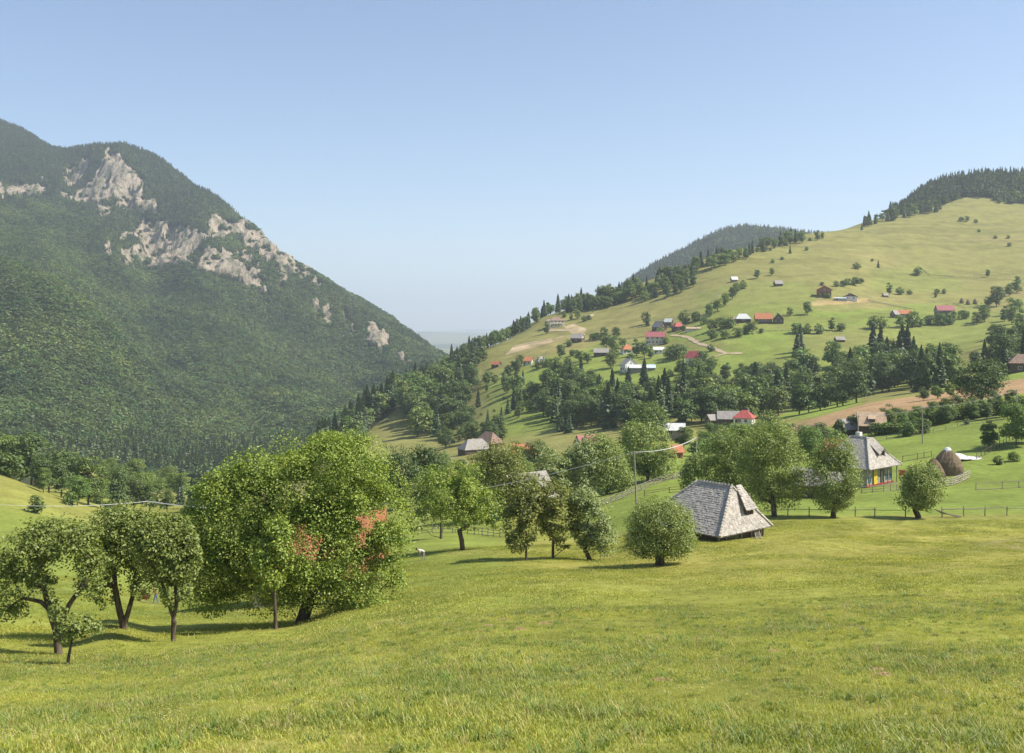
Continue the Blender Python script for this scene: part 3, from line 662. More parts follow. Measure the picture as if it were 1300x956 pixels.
# molehills and rakings of dry grass
mh = [(620,795),(640,787),(692,793),(612,804),(700,790),(985,828),(1120,853),(1122,858),(838,865),(660,800)]
for i, (px, py) in enumerate(mh):
    p = ground(px, py, 12); b = MB(); rg = random.Random(i)
    
    b.lathe([(0.30, -0.03), (0.22, 0.015), (0.08, 0.03)], 11, jit=lambda a, z: 0.7+0.5*rg.random())
    for _ in range(9):
        c_ = (rg.gauss(0, .10), rg.gauss(0, .08)); q = rg.uniform(.5, 1); b.lathe([(0.10*q, -0.03), (0.08*q, 0.02), (0.045*q, 0.045*q), (0.01, 0.055*q)], 7, c=c_, jit=lambda a, z: 0.7+0.5*rg.random())
    tag(b.build('molehill', M['soil'], loc=p, smooth=False), 'scatter of reddish brown molehill soil in the mown meadow, '+['first','fourth','fifth','second','sixth','eighth','ninth','tenth','seventh','third'][i]+' from the left', 'molehill', 'molehills in the meadow')
# ------------------------------------------------------------------ trees close enough to show leaves and limbs
def near_tree(name, px, py, d, ells, n, size, mat, r0, label, seed, trunk=None, cl=40, group=None, cat='tree', fill=0.3, hollow=0.4, cr=(0.2, 0.36), deep=0.9, stems=None, bark=None, thin=-0.12, soft=0.5):
    """ells: crown lobes (cx, cy, rx, ry) as measured in the photograph, turned into metres at the tree's distance d; trunk: path of the trunk the same way"""
    rng = np.random.default_rng(seed)
    base = at(px, d); s = d/F; bpx, bpy_ = scr(base.x, base.y, base.z)
    root = empty(name, base); tag(root, label, cat, group)
    E = []
    for i, e in enumerate(ells):
        cx, cy_, rx, ry = e[:4]; dy = e[4] if len(e) > 4 else rng.uniform(-0.25, 0.25)*rx*s
        E.append(((cx-bpx)*s, dy, (py-cy_)*s, rx*s, rx*s*deep, ry*s))
    clumps = ell_clumps(E, cl, rng, cr, hollow); clumps[:, 2] = np.maximum(clumps[:, 2], clumps[:, 3]*0.6+0.15)
    trunk = trunk or [(px, py-(py-min(e[1] for e in ells))*0.45)]
    mb_V = []; mb_Q = []; off_ = 0
    paths = [trunk] + (stems or [])
    share = [clumps] if len(paths) == 1 else None
    if share is None:
        tips = np.array([[(p[-1][0]-bpx)*s, 0, (py-p[-1][1])*s] for p in paths])
        w_ = np.argmin(np.linalg.norm((clumps[:, None, :3]-tips[None])*np.array([1, .3, 1]), axis=2), axis=1)
        share = [clumps[w_ == i] for i in range(len(paths))]
    for i, (pth, cs) in enumerate(zip(paths, share)):
        if len(cs) == 0: continue
        nodes = [(0, 0, -0.4)]; par = [-1]
        if i == 0 or len(paths) > 1: nodes.append((0, 0, 0.15)); par.append(0)
        for q in pth:
            nodes.append(((q[0]-bpx)*s, (q[2] if len(q) > 2 else 0), (py-q[1])*s)); par.append(len(nodes)-2)
        nd, pr, ld = skeleton(nodes, par, cs, rng)
        v, q = limb_mesh(nd, pr, ld, r0*(1 if i == 0 else 0.8))
        mb_V.append(v); mb_Q.append(q+off_); off_ += len(v)
    link('trunk', npmesh('trunk', np.concatenate(mb_V), np.concatenate(mb_Q), [bark or M['bark']], smooth=True), root)
    P, Nn = crown_points(clumps, n*(1.25-soft), rng, fill)
    # the rest of the foliage fills the outer layer of each lobe, thinned by noise so that light and holes show
    EE = np.array(E); vol = (EE[:, 3]*EE[:, 4]*EE[:, 5])**0.7; cnt = (vol/vol.sum()*n*soft).astype(int); idx = np.repeat(np.arange(len(EE)), cnt)
    dd = unit(rng.normal(size=(len(idx), 3))); ph = fbm(dd[:, 0]*3+EE[idx, 0]+dd[:, 2]*2, dd[:, 1]*3+EE[idx, 2]-dd[:, 2]*2, 1.1, 3, seed)
    rr = (0.55+0.45*rng.random(len(idx))**0.6)*(1+0.34*ph)
    P2 = EE[idx, :3]+dd*EE[idx, 3:6]*rr[:, None]; f3 = fbm(P2[:, 0]+P2[:, 2]*0.7+seed, P2[:, 1]-P2[:, 2]*0.6, 1.5*size/0.12, 3, seed+7)
    N2 = unit(dd*0.5+np.array([0, 0, 0.5])+rng.normal(size=dd.shape)*0.5); k_ = f3 > thin
    P = np.concatenate([P, P2[k_]]); Nn = np.concatenate([Nn, N2[k_]]); P[:, 2] = np.maximum(P[:, 2], 0.12)
    V, Q = leaves(P, Nn, rng.uniform(0.6, 1.3, len(P))*size, rng)
    link('crown', npmesh('crown', V, Q, [mat]), root)
    return root
near_tree('walnut_tree', 384, 793, 60, [(405,625,92,76),(300,690,62,70),(330,635,55,52),(470,660,58,66),(385,705,90,68),(466,752,58,46),(270,735,44,52),(440,590,55,40),(350,735,70,50),(320,600,40,28),(262,690,34,40),(285,668,58,74),(262,722,42,44),(285,625,34,30),(490,700,34,40),(450,720,50,44)],
  185000, 0.074, M['walnut'], 0.42, 'great spreading walnut tree hiding a red-roofed house, biggest tree of the orchard', 201, trunk=[(390,770),(398,748),(404,715)], cl=150, cr=(0.18,0.32), hollow=0.5, fill=0.25, thin=-0.2, soft=0.6)
near_tree('plum_tree', 350, 805, 56, [(345,712,28,44),(352,680,20,20),(338,745,22,22)], 8000, 0.085, M['walnut'], 0.12, 'slender grey-green plum tree standing right in front of the great walnut', 202, trunk=[(349,775),(348,752)], cl=26)
near_tree('apple_tree', 74, 829, 48, [(62,690,56,36),(14,765,28,22),(100,682,36,32),(40,735,40,26),(116,712,26,24),(60,775,20,24),(0,722,30,26),(112,745,24,18),(20,700,34,26)], 15000, 0.078, M['apple'], 0.21, 'leaning old apple tree with thick bare limbs beside the smallest fruit tree', 203,
  trunk=[(72,800),(62,770),(56,745)], stems=[[(75,800),(66,775),(52,762),(30,757),(12,768)],[(74,800),(84,775),(88,765),(104,742)]], cl=46, cr=(0.3,0.55), hollow=0.3, fill=0.6, thin=-0.08)
near_tree('apple_sapling', 86, 843, 43, [(96,792,26,15),(72,775,14,16),(118,796,16,9),(84,805,16,10)], 1800, 0.075, M['apple'], 0.085, 'smallest crooked fruit tree with a bare lower stem, in front of the leaning apple tree', 204, trunk=[(89,822),(92,808),(93,800)], cl=18, cr=(0.25,0.5), fill=0.7)
near_tree('pear_tree', 157, 797, 56, [(160,685,56,46),(126,716,32,36),(188,705,32,38),(150,662,36,26),(135,748,20,22),(180,740,22,18)], 28000, 0.08, M['apple'], 0.21, 'old fruit tree with two dark trunks splitting in a V from the ground', 205,
  trunk=[(152,775),(146,745),(145,722)], stems=[[(162,778),(170,750),(172,728)]], cl=60, cr=(0.2,0.38), fill=0.5)
near_tree('cherry_tree', 220, 813, 52, [(214,702,34,52),(196,688,30,40),(232,700,26,40),(224,752,22,22)], 20000, 0.08, M['apple'], 0.14, 'tall narrow fruit tree between the V-trunked tree and the great walnut', 206, trunk=[(220,785),(224,765),(222,735)], stems=[[(222,790),(214,765),(198,715),(198,672)]], cl=42, cr=(0.22,0.4), fill=0.45)
near_tree('apple_tree', 587, 693, 108, [(578,628,50,38),(555,602,28,20),(612,640,30,30),(590,595,30,18),(632,655,18,22)], 21000, 0.12, M['walnut'], 0.30, 'light green forked fruit tree with a shaded underside in front of the orchard fence', 207, trunk=[(586,680),(583,668)], cl=60, cr=(0.2,0.36), fill=0.35)
near_tree('apple_tree', 560, 670, 135, [(540,622,30,40),(555,610,22,30),(528,650,16,16)], 7000, 0.17, M['apple'], 0.20, 'shaded tree with a thin dark trunk behind the light green forked fruit tree', 208, cl=26)
near_tree('plum_tree', 702, 709, 92, [(705,648,32,38),(690,622,28,20),(718,680,20,18)], 10500, 0.12, M['plum'], 0.15, 'brownish plum tree with a straight dark trunk left of the silvery willow', 209, trunk=[(702,690),(703,678)], cl=34, fill=0.4)
near_tree('plum_tree', 668, 712, 90, [(664,660,28,34),(672,630,22,18),(656,688,18,14)], 8000, 0.12, M['plum'], 0.12, 'shorter reddish plum tree, left one of the plum pair in the shade', 210, cl=28, fill=0.4)
near_tree('silver_willow', 748, 709, 92, [(752,662,27,40),(738,635,20,20),(768,680,16,24),(735,672,14,26)], 12500, 0.11, M['silver'], 0.24, 'silvery willow with pale windblown leaves beside the plum trees', 211, trunk=[(742,694),(738,684)], cl=44, fill=0.4)
near_tree('pollard_willow', 838, 719, 80, [(840,675,47,36),(838,660,38,30),(822,690,30,20),(858,690,30,18)], 34000, 0.068, M['willow'], 0.42, 'round pollard willow on a stout trunk in the open meadow left of the shingled barn', 212, trunk=[(838,708),(840,698)], cl=90, cr=(0.16,0.28), hollow=0.6, fill=0.3, soft=0.85, thin=-0.35)
near_tree('pollard_willow', 1058, 657, 115, [(1060,604,36,42),(1062,575,26,24),(1058,632,26,18)], 21000, 0.10, M['willow'], 0.34, 'upright willow with feathery crown on the meadow edge left of the shingled farmhouse', 213, trunk=[(1058,640),(1059,630)], cl=70, cr=(0.18,0.3), fill=0.35, soft=0.85, thin=-0.35)
near_tree('pollard_willow', 1166, 656, 115, [(1168,617,29,29),(1170,604,24,20),(1160,632,24,14)], 16000, 0.10, M['willow'], 0.36, 'low round pollard willow beside leaning fence rails in front of the farmhouse', 214, trunk=[(1162,646),(1166,636)], cl=56, cr=(0.18,0.3), hollow=0.55, fill=0.3, soft=0.85, thin=-0.35)
near_tree('willow_tree', 983, 654, 118, [(985,590,44,54),(975,558,36,34),(1000,620,28,26),(960,600,28,44)], 26000, 0.11, M['willow'], 0.36, 'big willow right behind the shingled barn roof, its dark trunk showing on the right', 215, trunk=[(982,636),(980,622)], cl=80, cr=(0.17,0.3), fill=0.3, soft=0.72, thin=-0.25)
near_tree('willow_tree', 930, 648, 126, [(925,590,42,50),(912,612,26,34),(938,560,32,30),(945,610,34,36)], 23000, 0.115, M['willow'], 0.36, 'deep green willow directly behind the barn ridge, left of its big neighbour', 216, cl=70, cr=(0.17,0.3), fill=0.3, soft=0.72, thin=-0.25)
near_tree('willow_tree', 882, 634, 142, [(880,600,19,26),(888,585,16,18)], 6000, 0.15, M['willow'], 0.22, 'slim light willow at the left edge of the barn roof behind the round pollard willow', 217, cl=24, soft=0.72, thin=-0.25)
WR = 'row of willows along the rail fence by the utility pole'
near_tree('willow_tree', 822, 610, 190, [(820,572,38,38),(806,556,26,24),(840,585,22,26)], 15000, 0.19, M['willow'], 0.36, 'tall round willow right beside the nearest utility pole, end of the willow row', 218, cl=64, cr=(0.18,0.3), group=WR, soft=0.72, thin=-0.25)
near_tree('willow_tree', 770, 622, 182, [(766,586,32,36),(755,562,24,22),(786,600,20,22)], 11500, 0.19, M['willow'], 0.30, 'willow left of the nearest utility pole, its crown crossed by the cable', 219, cl=50, group=WR, soft=0.72, thin=-0.25)
near_tree('willow_tree', 735, 624, 180, [(735,590,28,34),(742,568,22,22)], 10000, 0.19, M['silver'], 0.28, 'pale windblown willow in the middle of the row along the rail fence', 220, cl=44, group=WR, soft=0.72, thin=-0.25)
near_tree('willow_tree', 704, 628, 178, [(702,588,27,36),(692,606,22,24)], 10000, 0.19, M['silver'], 0.28, 'first silvery willow at the left end of the row along the rail fence', 221, cl=44, group=WR, soft=0.72, thin=-0.25)
near_tree('ash_tree', 640, 655, 165, [(636,600,42,42),(615,590,26,26),(660,612,26,34),(640,572,30,20)], 14500, 0.18, M['plum'], 0.30, 'wide olive-brown tree behind the plum trees, left of the brown-roofed hut', 222, cl=60)
near_tree('maple_tree', 826, 560, 330, [(823,533,30,25),(835,545,20,14)], 9000, 0.34, M['midleaf'], 0.4, 'broad domed tree rising above the willow row below the long white-roofed shed', 223, cl=44)
near_tree('lime_tree', 1246, 507, 290, [(1245,478,33,26),(1235,490,26,14),(1258,468,20,16)], 11000, 0.28, M['darkleaf'], 0.5, 'large dark spreading tree in front of the brown stubble field at the right', 224, cl=50)
near_tree('lime_tree', 508, 640, 225, [(505,592,34,34),(492,612,26,24),(522,606,24,26)], 11000, 0.24, M['darkleaf'], 0.4, 'dark green tree beyond the orchard between the walnut and the shingled hay barns', 225, cl=48)
near_tree('lime_tree', 545, 642, 230, [(542,600,26,30),(533,585,20,18)], 8000, 0.24, M['darkleaf'], 0.35, 'second dark tree beyond the orchard, just left of the shingled hay barns', 226, cl=36)

# ------------------------------------------------------------------ countable trees further off: one mesh each, sharing prototypes
TREES = []      # (kind, px, py, height m, zone)
rngT = np.random.default_rng(77)
KINDS = {'broad': (FB, 'broadleaf_tree', 'broadleaf tree'), 'mid': (FM, 'leafy_tree', 'leafy tree'), 'dark': (FD, 'leafy_tree', 'leafy tree'), 'bush': (FBU, 'bush', 'bush'), 'spruce': (FS, 'spruce', 'spruce')}
placed = []
def put_tree(kind, px, py, h, zone, dmin=150, d=None, wide=1.0):
    p = at(px, d) if d else ground(px, py, dmin)
    protos, nm, ct = KINDS[kind]
    o = link(nm, protos[rngT.integers(0, len(protos))], loc=(p.x, p.y, p.z-0.15), rz=rngT.uniform(0, 6.28))
    s = h/10*(0.62 if kind == 'bush' and p.y > 500 else 1); o.scale = (s*wide*rngT.uniform(.9, 1.12), s*wide*rngT.uniform(.9, 1.12), s)
    TREES.append((o, kind, px, py, h, zone, ct)); return o
def fill(zone, poly, n, kinds, hr, dmin=400, mind=3.0, smax=(0.9, 1.1), accept=None):
    xs = [p[0] for p in poly]; ys = [p[1] for p in poly]; done = []; tries = 0
    while len(done) < n and tries < n*60:
        tries += 1; x = rngT.uniform(min(xs), max(xs)); y = rngT.uniform(min(ys), max(ys))
        if not inpoly([x], [y], poly)[0]: continue
        if any((x-a)**2+(1.6*(y-b))**2 < mind**2 for a, b in done): continue
        if zone == 'belt' and x < 1000:      # keeps the gardens below the village open
            top = 480 if x < 700 else 462 if x < 772 else 484 if x < 860 else 466
            if y-hr[0]*F/max(ground(x, y, dmin).y, 1) < top: tries += 0.5; continue
        done.append((x, y)); k = kinds[rngT.integers(0, len(kinds))]
        put_tree(k, x, y, rngT.uniform(*hr)*(1.15 if k == 'spruce' else (0.45 if k == 'bush' else 1)), zone, dmin)
# left: below the near spur
for q in [('bush',45,648,4.2,215),('bush',12,622,8,275),('dark',40,618,16,285),('mid',12,616,15.5,300),('mid',-14,614,15,300),('dark',62,640,12.5,275),('dark',78,634,14.5,280),('mid',112,640,16,290),('mid',55,648,7.5,262),('mid',98,650,9,262),
          ('bush',-30,650,7,250),('mid',128,656,10,300),('dark',150,648,14,320),('mid',170,648,12,330),('mid',190,652,11,330),('bush',140,668,5,262),('bush',88,652,3.5,250),('dark',25,620,14,310),('dark',92,628,15,330),
          ('mid',142,612,9,470),('bush',133,598,8,500),('mid',185,612,11,520),('mid',205,618,12,520),('spruce',168,600,16,600),('bush',222,628,9,450),('mid',232,640,12,400),('mid',212,655,9,330),('mid',250,650,10,330),('dark',275,648,12,340),('mid',300,640,12,360)]:
    put_tree(q[0], q[1], q[2], q[3], 'beyond the small meadow at the left edge', d=q[4])
fill('gully', [(30,600),(130,600),(240,625),(330,622),(330,650),(250,650),(160,640),(60,620)], 22, ['mid', 'mid', 'dark', 'spruce'], (8, 13), 280, 9)
# behind the orchard
for q in [('mid',478,632,11,300),('dark',462,625,12,330),('mid',560,612,9,300),('mid',585,606,6,330),('bush',600,612,4,300),('mid',616,600,8,330),('bush',640,592,5,360),('mid',660,600,8,300),('dark',590,640,8,210),('mid',660,640,9,200),('bush',565,598,5,420),('mid',682,605,10,290),
          ('mid',622,628,8,235),('mid',650,622,8,240),('mid',606,648,7,200),('bush',612,660,4,170),('bush',545,598,5,380)]:
    put_tree(q[0], q[1], q[2], q[3], 'behind the orchard', d=q[4])
# middle right, around the farm
for q in [('mid',1000,580,9.5,238),('dark',985,575,9,250),('mid',1028,585,9,228),('dark',1040,580,8,235),('dark',1066,556,5.5,262),('dark',1082,552,5.8,265),('mid',1146,556,5.5,250),('mid',1165,552,5.8,258),('dark',1130,553,6,268),
          ('mid',1185,548,5.6,265),('bush',1150,560,4,240),('bush',1168,556,4.5,242),('mid',1200,546,5.6,268),('dark',1215,546,6,265),('mid',1232,543,5.4,262),('bush',1245,540,4,255),('dark',1262,538,6,262),('mid',1285,534,6,262),('dark',1172,513,5,318),('mid',1190,512,5,318),('mid',1206,511,5,318),
          ('dark',1255,571,6.2,198),('mid',1290,575,9.5,196),('dark',1305,575,10,200),('bush',1275,560,2.5,215),('bush',1288,588,2.2,180),('bush',1268,592,1.8,178),('mid',905,560,8,310),('mid',925,566,8,300),('mid',965,560,8,300),('bush',890,585,5,250),('mid',868,575,7,280),('mid',940,572,9,280),('mid',912,590,7.5,250),
          ('bush',870,560,5,330),('mid',896,578,7,270),('dark',975,548,9,340)]:
    put_tree(q[0], q[1], q[2], q[3], 'around the farmhouse', d=q[4])
# tree belt between the valley and the village
fill('belt', [(1000,470),(1030,480),(1060,500),(1100,505),(1150,500),(1185,498),(1210,490),(1210,470),(1160,478),(1130,462),(1090,478),(1040,492)], 62, ['broad', 'dark', 'broad', 'spruce'], (13, 19), 400, 6)
for q in [(1108,472,27),(1118,466,24),(1146,470,26),(1152,474,27),(1142,476,24),(1160,480,22),(1126,476,21),(1012,452,15),(1016,447,18),(1110,450,17)]: put_tree('spruce', q[0], q[1], q[2], 'tall spruces')
fill('belt', [(900,505),(960,500),(1010,498),(1060,505),(1085,512),(1090,522),(1040,524),(1000,528),(960,538),(900,540)], 62, ['broad', 'dark', 'broad', 'spruce', 'broad'], (12, 18), 400, 6)
fill('belt', [(740,505),(800,505),(850,500),(900,498),(900,540),(850,548),(800,545),(740,548)], 56, ['broad', 'dark', 'spruce', 'broad'], (13, 20), 380, 6.5)
fill('belt', [(680,490),(740,488),(760,500),(760,545),(715,545),(690,530)], 42, ['broad', 'dark', 'spruce', 'broad'], (13, 19), 380, 6)
fill('belt', [(940,475),(985,478),(1005,480),(1005,492),(940,498)], 22, ['broad', 'broad', 'dark'], (10, 15), 400, 6)
fill('village', [(835,470),(870,470),(905,475),(930,482),(900,495),(850,492)], 16, ['broad', 'dark', 'bush'], (8, 13), 400, 5)
# wooded nose left of the village
fill('nose', [(505,520),(525,500),(560,470),(585,455),(600,470),(598,520),(600,545),(560,560),(520,556)], 76, ['broad', 'broad', 'dark', 'spruce'], (14, 21), 450, 5.5)
fill('nose', [(540,480),(600,440),(625,440),(628,452),(600,470),(560,482)], 22, ['broad', 'spruce', 'dark'], (12, 17), 450, 5)
fill('low copse', [(600,548),(640,548),(640,566),(560,572),(560,562)], 12, ['broad', 'dark', 'mid'], (8, 13), 350, 6)
fill('spruce row', [(372,584),(440,548),(468,530),(500,503),(520,490),(540,482),(535,500),(505,512),(470,540),(460,560),(400,588)], 58, ['spruce', 'spruce', 'spruce', 'spruce', 'broad'], (17, 23), 500, 4.5)
fill('scattered', [(602,475),(640,470),(690,480),(690,530),(640,545),(602,540)], 34, ['broad', 'spruce', 'bush', 'broad'], (6, 11), 400, 7)
fill('ridge', [(612,434),(655,408),(700,388),(705,398),(665,420),(625,442)], 34, ['spruce', 'broad', 'broad'], (10, 15), 600, 3)
fill('ridge', [(700,394),(730,388),(775,382),(812,368),(812,378),(770,392),(720,398)], 46, ['spruce', 'broad', 'broad'], (11, 17), 600, 3.5)
fill('ridge', [(812,376),(840,356),(880,340),(920,326),(945,320),(950,328),(920,338),(880,352),(850,372),(815,385)], 56, ['spruce', 'broad', 'broad'], (11, 16), 600, 3.5)
fill('ridge', [(945,322),(1000,306),(1030,303),(1030,308),(1000,312),(950,327)], 24, ['spruce', 'broad', 'bush'], (9, 15), 600, 3.5)
fill('below ridge', [(850,372),(865,362),(885,360),(870,375),(830,382)], 8, ['broad', 'dark'], (9, 13), 600, 4)
for q in [(768,385,21),(786,384,20),(775,384,14)]: put_tree('spruce' if q[0] == 786 else 'broad', q[0], q[1], q[2], 'ridge')
# along the wood on the hilltop
fill('hilltop edge', [(1095,284),(1130,277),(1165,270),(1200,264),(1200,267),(1165,274),(1130,282),(1095,288)], 22, ['broad', 'spruce', 'dark'], (9, 14), 700, 3.5)
for q in [('broad',1038,305,12),('spruce',1018,306,11),('broad',1044,303,9),('spruce',1094,292,8),('dark',1102,288,9),('broad',1112,284,9),('spruce',1003,322,9),('bush',1024,318,7),('bush',981,334,7),('bush',993,330,6),('bush',1088,342,11),('spruce',1115,340,8),('bush',1107,332,5),('bush',1166,350,14),('broad',1254,352,8),
          ('bush',1220,281,10),('broad',1228,282,8),('bush',1239,283,8),('bush',1264,303,7),('bush',1280,303,7),('bush',1282,313,8),('bush',1243,295,6),('bush',1268,258,12),('bush',1298,258,12),
          ('broad',1129,374,11),('bush',1143,374,11),('bush',1155,374,7),('bush',1189,373,8),('bush',1199,373,8),('broad',1188,378,6),('broad',1292,360,8),
          ('broad',1025,400,11),('broad',1003,401,7),('broad',1057,468,17),('broad',980,350,8),('broad',961,354,9),('spruce',822,414,12),('broad',820,412,11),('broad',900,402,11),('broad',911,396,12),('broad',921,388,11),('broad',930,380,11),('bush',943,367,13),('broad',935,374,11),
          ('bush',915,418,16),('bush',928,417,14),('bush',885,408,14),('bush',870,411,18),('bush',893,412,10),('broad',903,421,10),('bush',905,430,12),('bush',920,430,12),('bush',936,428,12),('bush',946,424,10),('broad',955,424,10),('bush',967,423,6),('bush',1012,424,14),('bush',1025,424,12),('broad',1056,420,10),('bush',1040,424,12),('bush',1068,420,10),
          ('bush',1110,418,16),('bush',1120,417,14),('broad',1143,417,11),('broad',1158,416,13),('bush',1166,415,12),('bush',1182,413,13),('bush',1195,413,16),('bush',1205,412,14),('broad',1210,411,10),('bush',1222,405,12),('broad',1250,409,14),('broad',1240,412,10),('broad',1265,390,18),('bush',1254,388,12),('broad',1288,400,15),('broad',1284,412,14),('broad',1275,408,12),('broad',1296,420,15),('broad',1272,380,9),('broad',1290,372,12),('broad',1281,376,11),('bush',1245,405,9),
          ('dark',1270,442,14),('broad',1258,440,12),('dark',1285,445,14),('broad',1298,440,14),('dark',1275,468,16),('broad',1290,455,13),('broad',1262,430,10),('spruce',1250,466,14),('spruce',1300,470,16),('dark',1262,470,13),('spruce',1275,476,14),('broad',1238,470,10),
          ('bush',1077,362,11),('bush',1085,362,13),('bush',1070,364,10),('bush',1092,360,9),('bush',1062,364,9),('bush',1044,363,6),('bush',1048,378,6),('bush',1052,379,7),('broad',1041,378,4),
          ('bush',757,432,11),('broad',767,430,10),('broad',782,430,10),('bush',752,432,10),('broad',770,443,12),('broad',778,446,13),('broad',790,442,9),('bush',722,440,9),('bush',728,452,9),('broad',712,455,11),('bush',720,462,8),('broad',735,460,10),('broad',745,462,9),('bush',692,466,12),('broad',660,468,11),('broad',652,470,8),('broad',682,470,7),('bush',706,464,10),
          ('broad',645,478,9),('bush',622,480,10),('broad',640,487,9),('broad',808,452,13),('broad',818,453,11),('broad',826,455,9),('broad',838,433,11),('bush',846,437,9),('broad',800,462,10),('bush',780,456,12),('broad',775,468,12),('bush',862,456,18),('bush',850,455,14),('bush',905,466,11),('broad',893,464,10),('bush',900,470,12),('broad',880,471,9),
          ('spruce',818,490,17),('spruce',798,500,16),('broad',656,500,14),('spruce',652,520,13),('spruce',722,550,12),('spruce',712,548,11),('broad',870,450,6),('bush',903,446,8),('bush',868,420,8),('bush',742,408,9),('bush',748,406,8),('broad',733,405,9),('broad',725,407,8),('bush',716,403,8),('broad',694,424,12)]:
    put_tree(q[0], q[1], q[2], q[3], 'hill')

for q in [(1125,556,3.6,250),(1140,558,3.4,248),(1158,553,4.4,256),(1176,551,4,258),(1192,549,4.4,256),(1208,547,4.6,258),(1222,545,4.2,258),(1236,544,4.6,256),(1250,542,4.6,255),(1266,541,4.4,256),(1278,539,4.4,255),(1296,537,4.6,254),(1112,556,3.6,252),(1228,556,1.6,245),(1060,560,4,250),(1020,574,4.5,245)]:
    put_tree('bush', q[0], q[1], q[2], 'in the hedge along the top of the green meadow', d=q[3], wide=1.15)
fill('hedge trees', [(1120,545),(1290,532),(1290,522),(1200,530),(1120,538)], 14, ['mid', 'dark'], (3.5, 5.5), 230, 7)
# ------------------------------------------------------------------ buildings
LANDMARKS = [(384,690,'the great walnut'), (480,560,'the bare meadow spur'), (1245,480,'the large spreading lime tree')]
def shingled(mb, a, b, c, d, rows, w_, rng, th=0.045, lift=0.05):
    """rows of separate shingles over the face a,b (eave) - c,d (ridge, c above b, d above a)"""
    a, b, c, d = map(Vector, (a, b, c, d)); nrm = (b-a).cross(d-a)
    if nrm.length < 1e-6: nrm = (b-a).cross(c-a)
    nrm.normalize()
    if nrm.z < 0: nrm = -nrm
    for i in range(rows):
        t0 = i/rows; t1 = min((i+1.25)/rows, 1.0); l0 = a.lerp(d, t0); r0_ = b.lerp(c, t0); l1 = a.lerp(d, t1); r1 = b.lerp(c, t1)
        L = (r0_-l0).length; k = max(1, int(L/w_)); u = 0.0; cuts = [0]+sorted(min(0.995, max(0.005, (j+rng.uniform(-.3, .3))/k)) for j in range(1, k))+[1]
        for s0, s1 in zip(cuts[:-1], cuts[1:]):
            e = lift+rng.uniform(-.015, .03); dn = (l0-l1).normalized()*rng.uniform(-0.02, 0.05)
            p0 = l0.lerp(r0_, s0)+nrm*e+dn; p1 = l0.lerp(r0_, s1)+nrm*e+dn; q0 = l1.lerp(r1, s0)+nrm*0.012; q1 = l1.lerp(r1, s1)+nrm*0.012
            g = nrm*th
            mb.add([p0, p1, q1, q0, p0-g, p1-g, q1-g*0.2, q0-g*0.2], [(0,1,2,3),(4,7,6,5),(0,4,5,1),(1,5,6,2),(3,2,6,7),(0,3,7,4)])
def window(root, wall, x, y, z, ax, w_, h, frame='white', parent=None, nrm=None):
    """window on a wall plane: ax 'x' = wall along x facing -y or +y (nrm sign), 'y' = wall along y"""
    s = nrm; f = MB(); g = MB(); t = 0.09
    def bx(m, u0, u1, z0, z1, d0, d1):
        if ax == 'x': m.box(u0, u1, min(y+s*d0, y+s*d1), max(y+s*d0, y+s*d1), z0, z1)
        else: m.box(min(x+s*d0, x+s*d1), max(x+s*d0, x+s*d1), u0, u1, z0, z1)
    c = x if ax == 'x' else y
    bx(f, c-w_/2-t, c-w_/2, z-t, z+h+t, 0.0, 0.07); bx(f, c+w_/2, c+w_/2+t, z-t, z+h+t, 0.0, 0.07); bx(f, c-w_/2, c+w_/2, z-t, z, 0, 0.08); bx(f, c-w_/2, c+w_/2, z+h, z+h+t, 0, 0.07)
    bx(f, c-0.03, c+0.03, z, z+h, 0.0, 0.05)
    bx(g, c-w_/2, c+w_/2, z, z+h, 0.005, 0.03)
    wo_ = f.build('window', M[frame], root); g.build('pane', M['glass'], wo_)
def doorp(root, x, y, z, ax, w_, h, mat, nrm):
    f = MB(); s = nrm
    if ax == 'x': f.box(x-w_/2, x+w_/2, min(y, y+s*.06), max(y, y+s*.06), z, z+h)
    else: f.box(min(x, x+s*.06), max(x, x+s*.06), y-w_/2, y+w_/2, z, z+h)
    return f.build('door', M[mat], root)
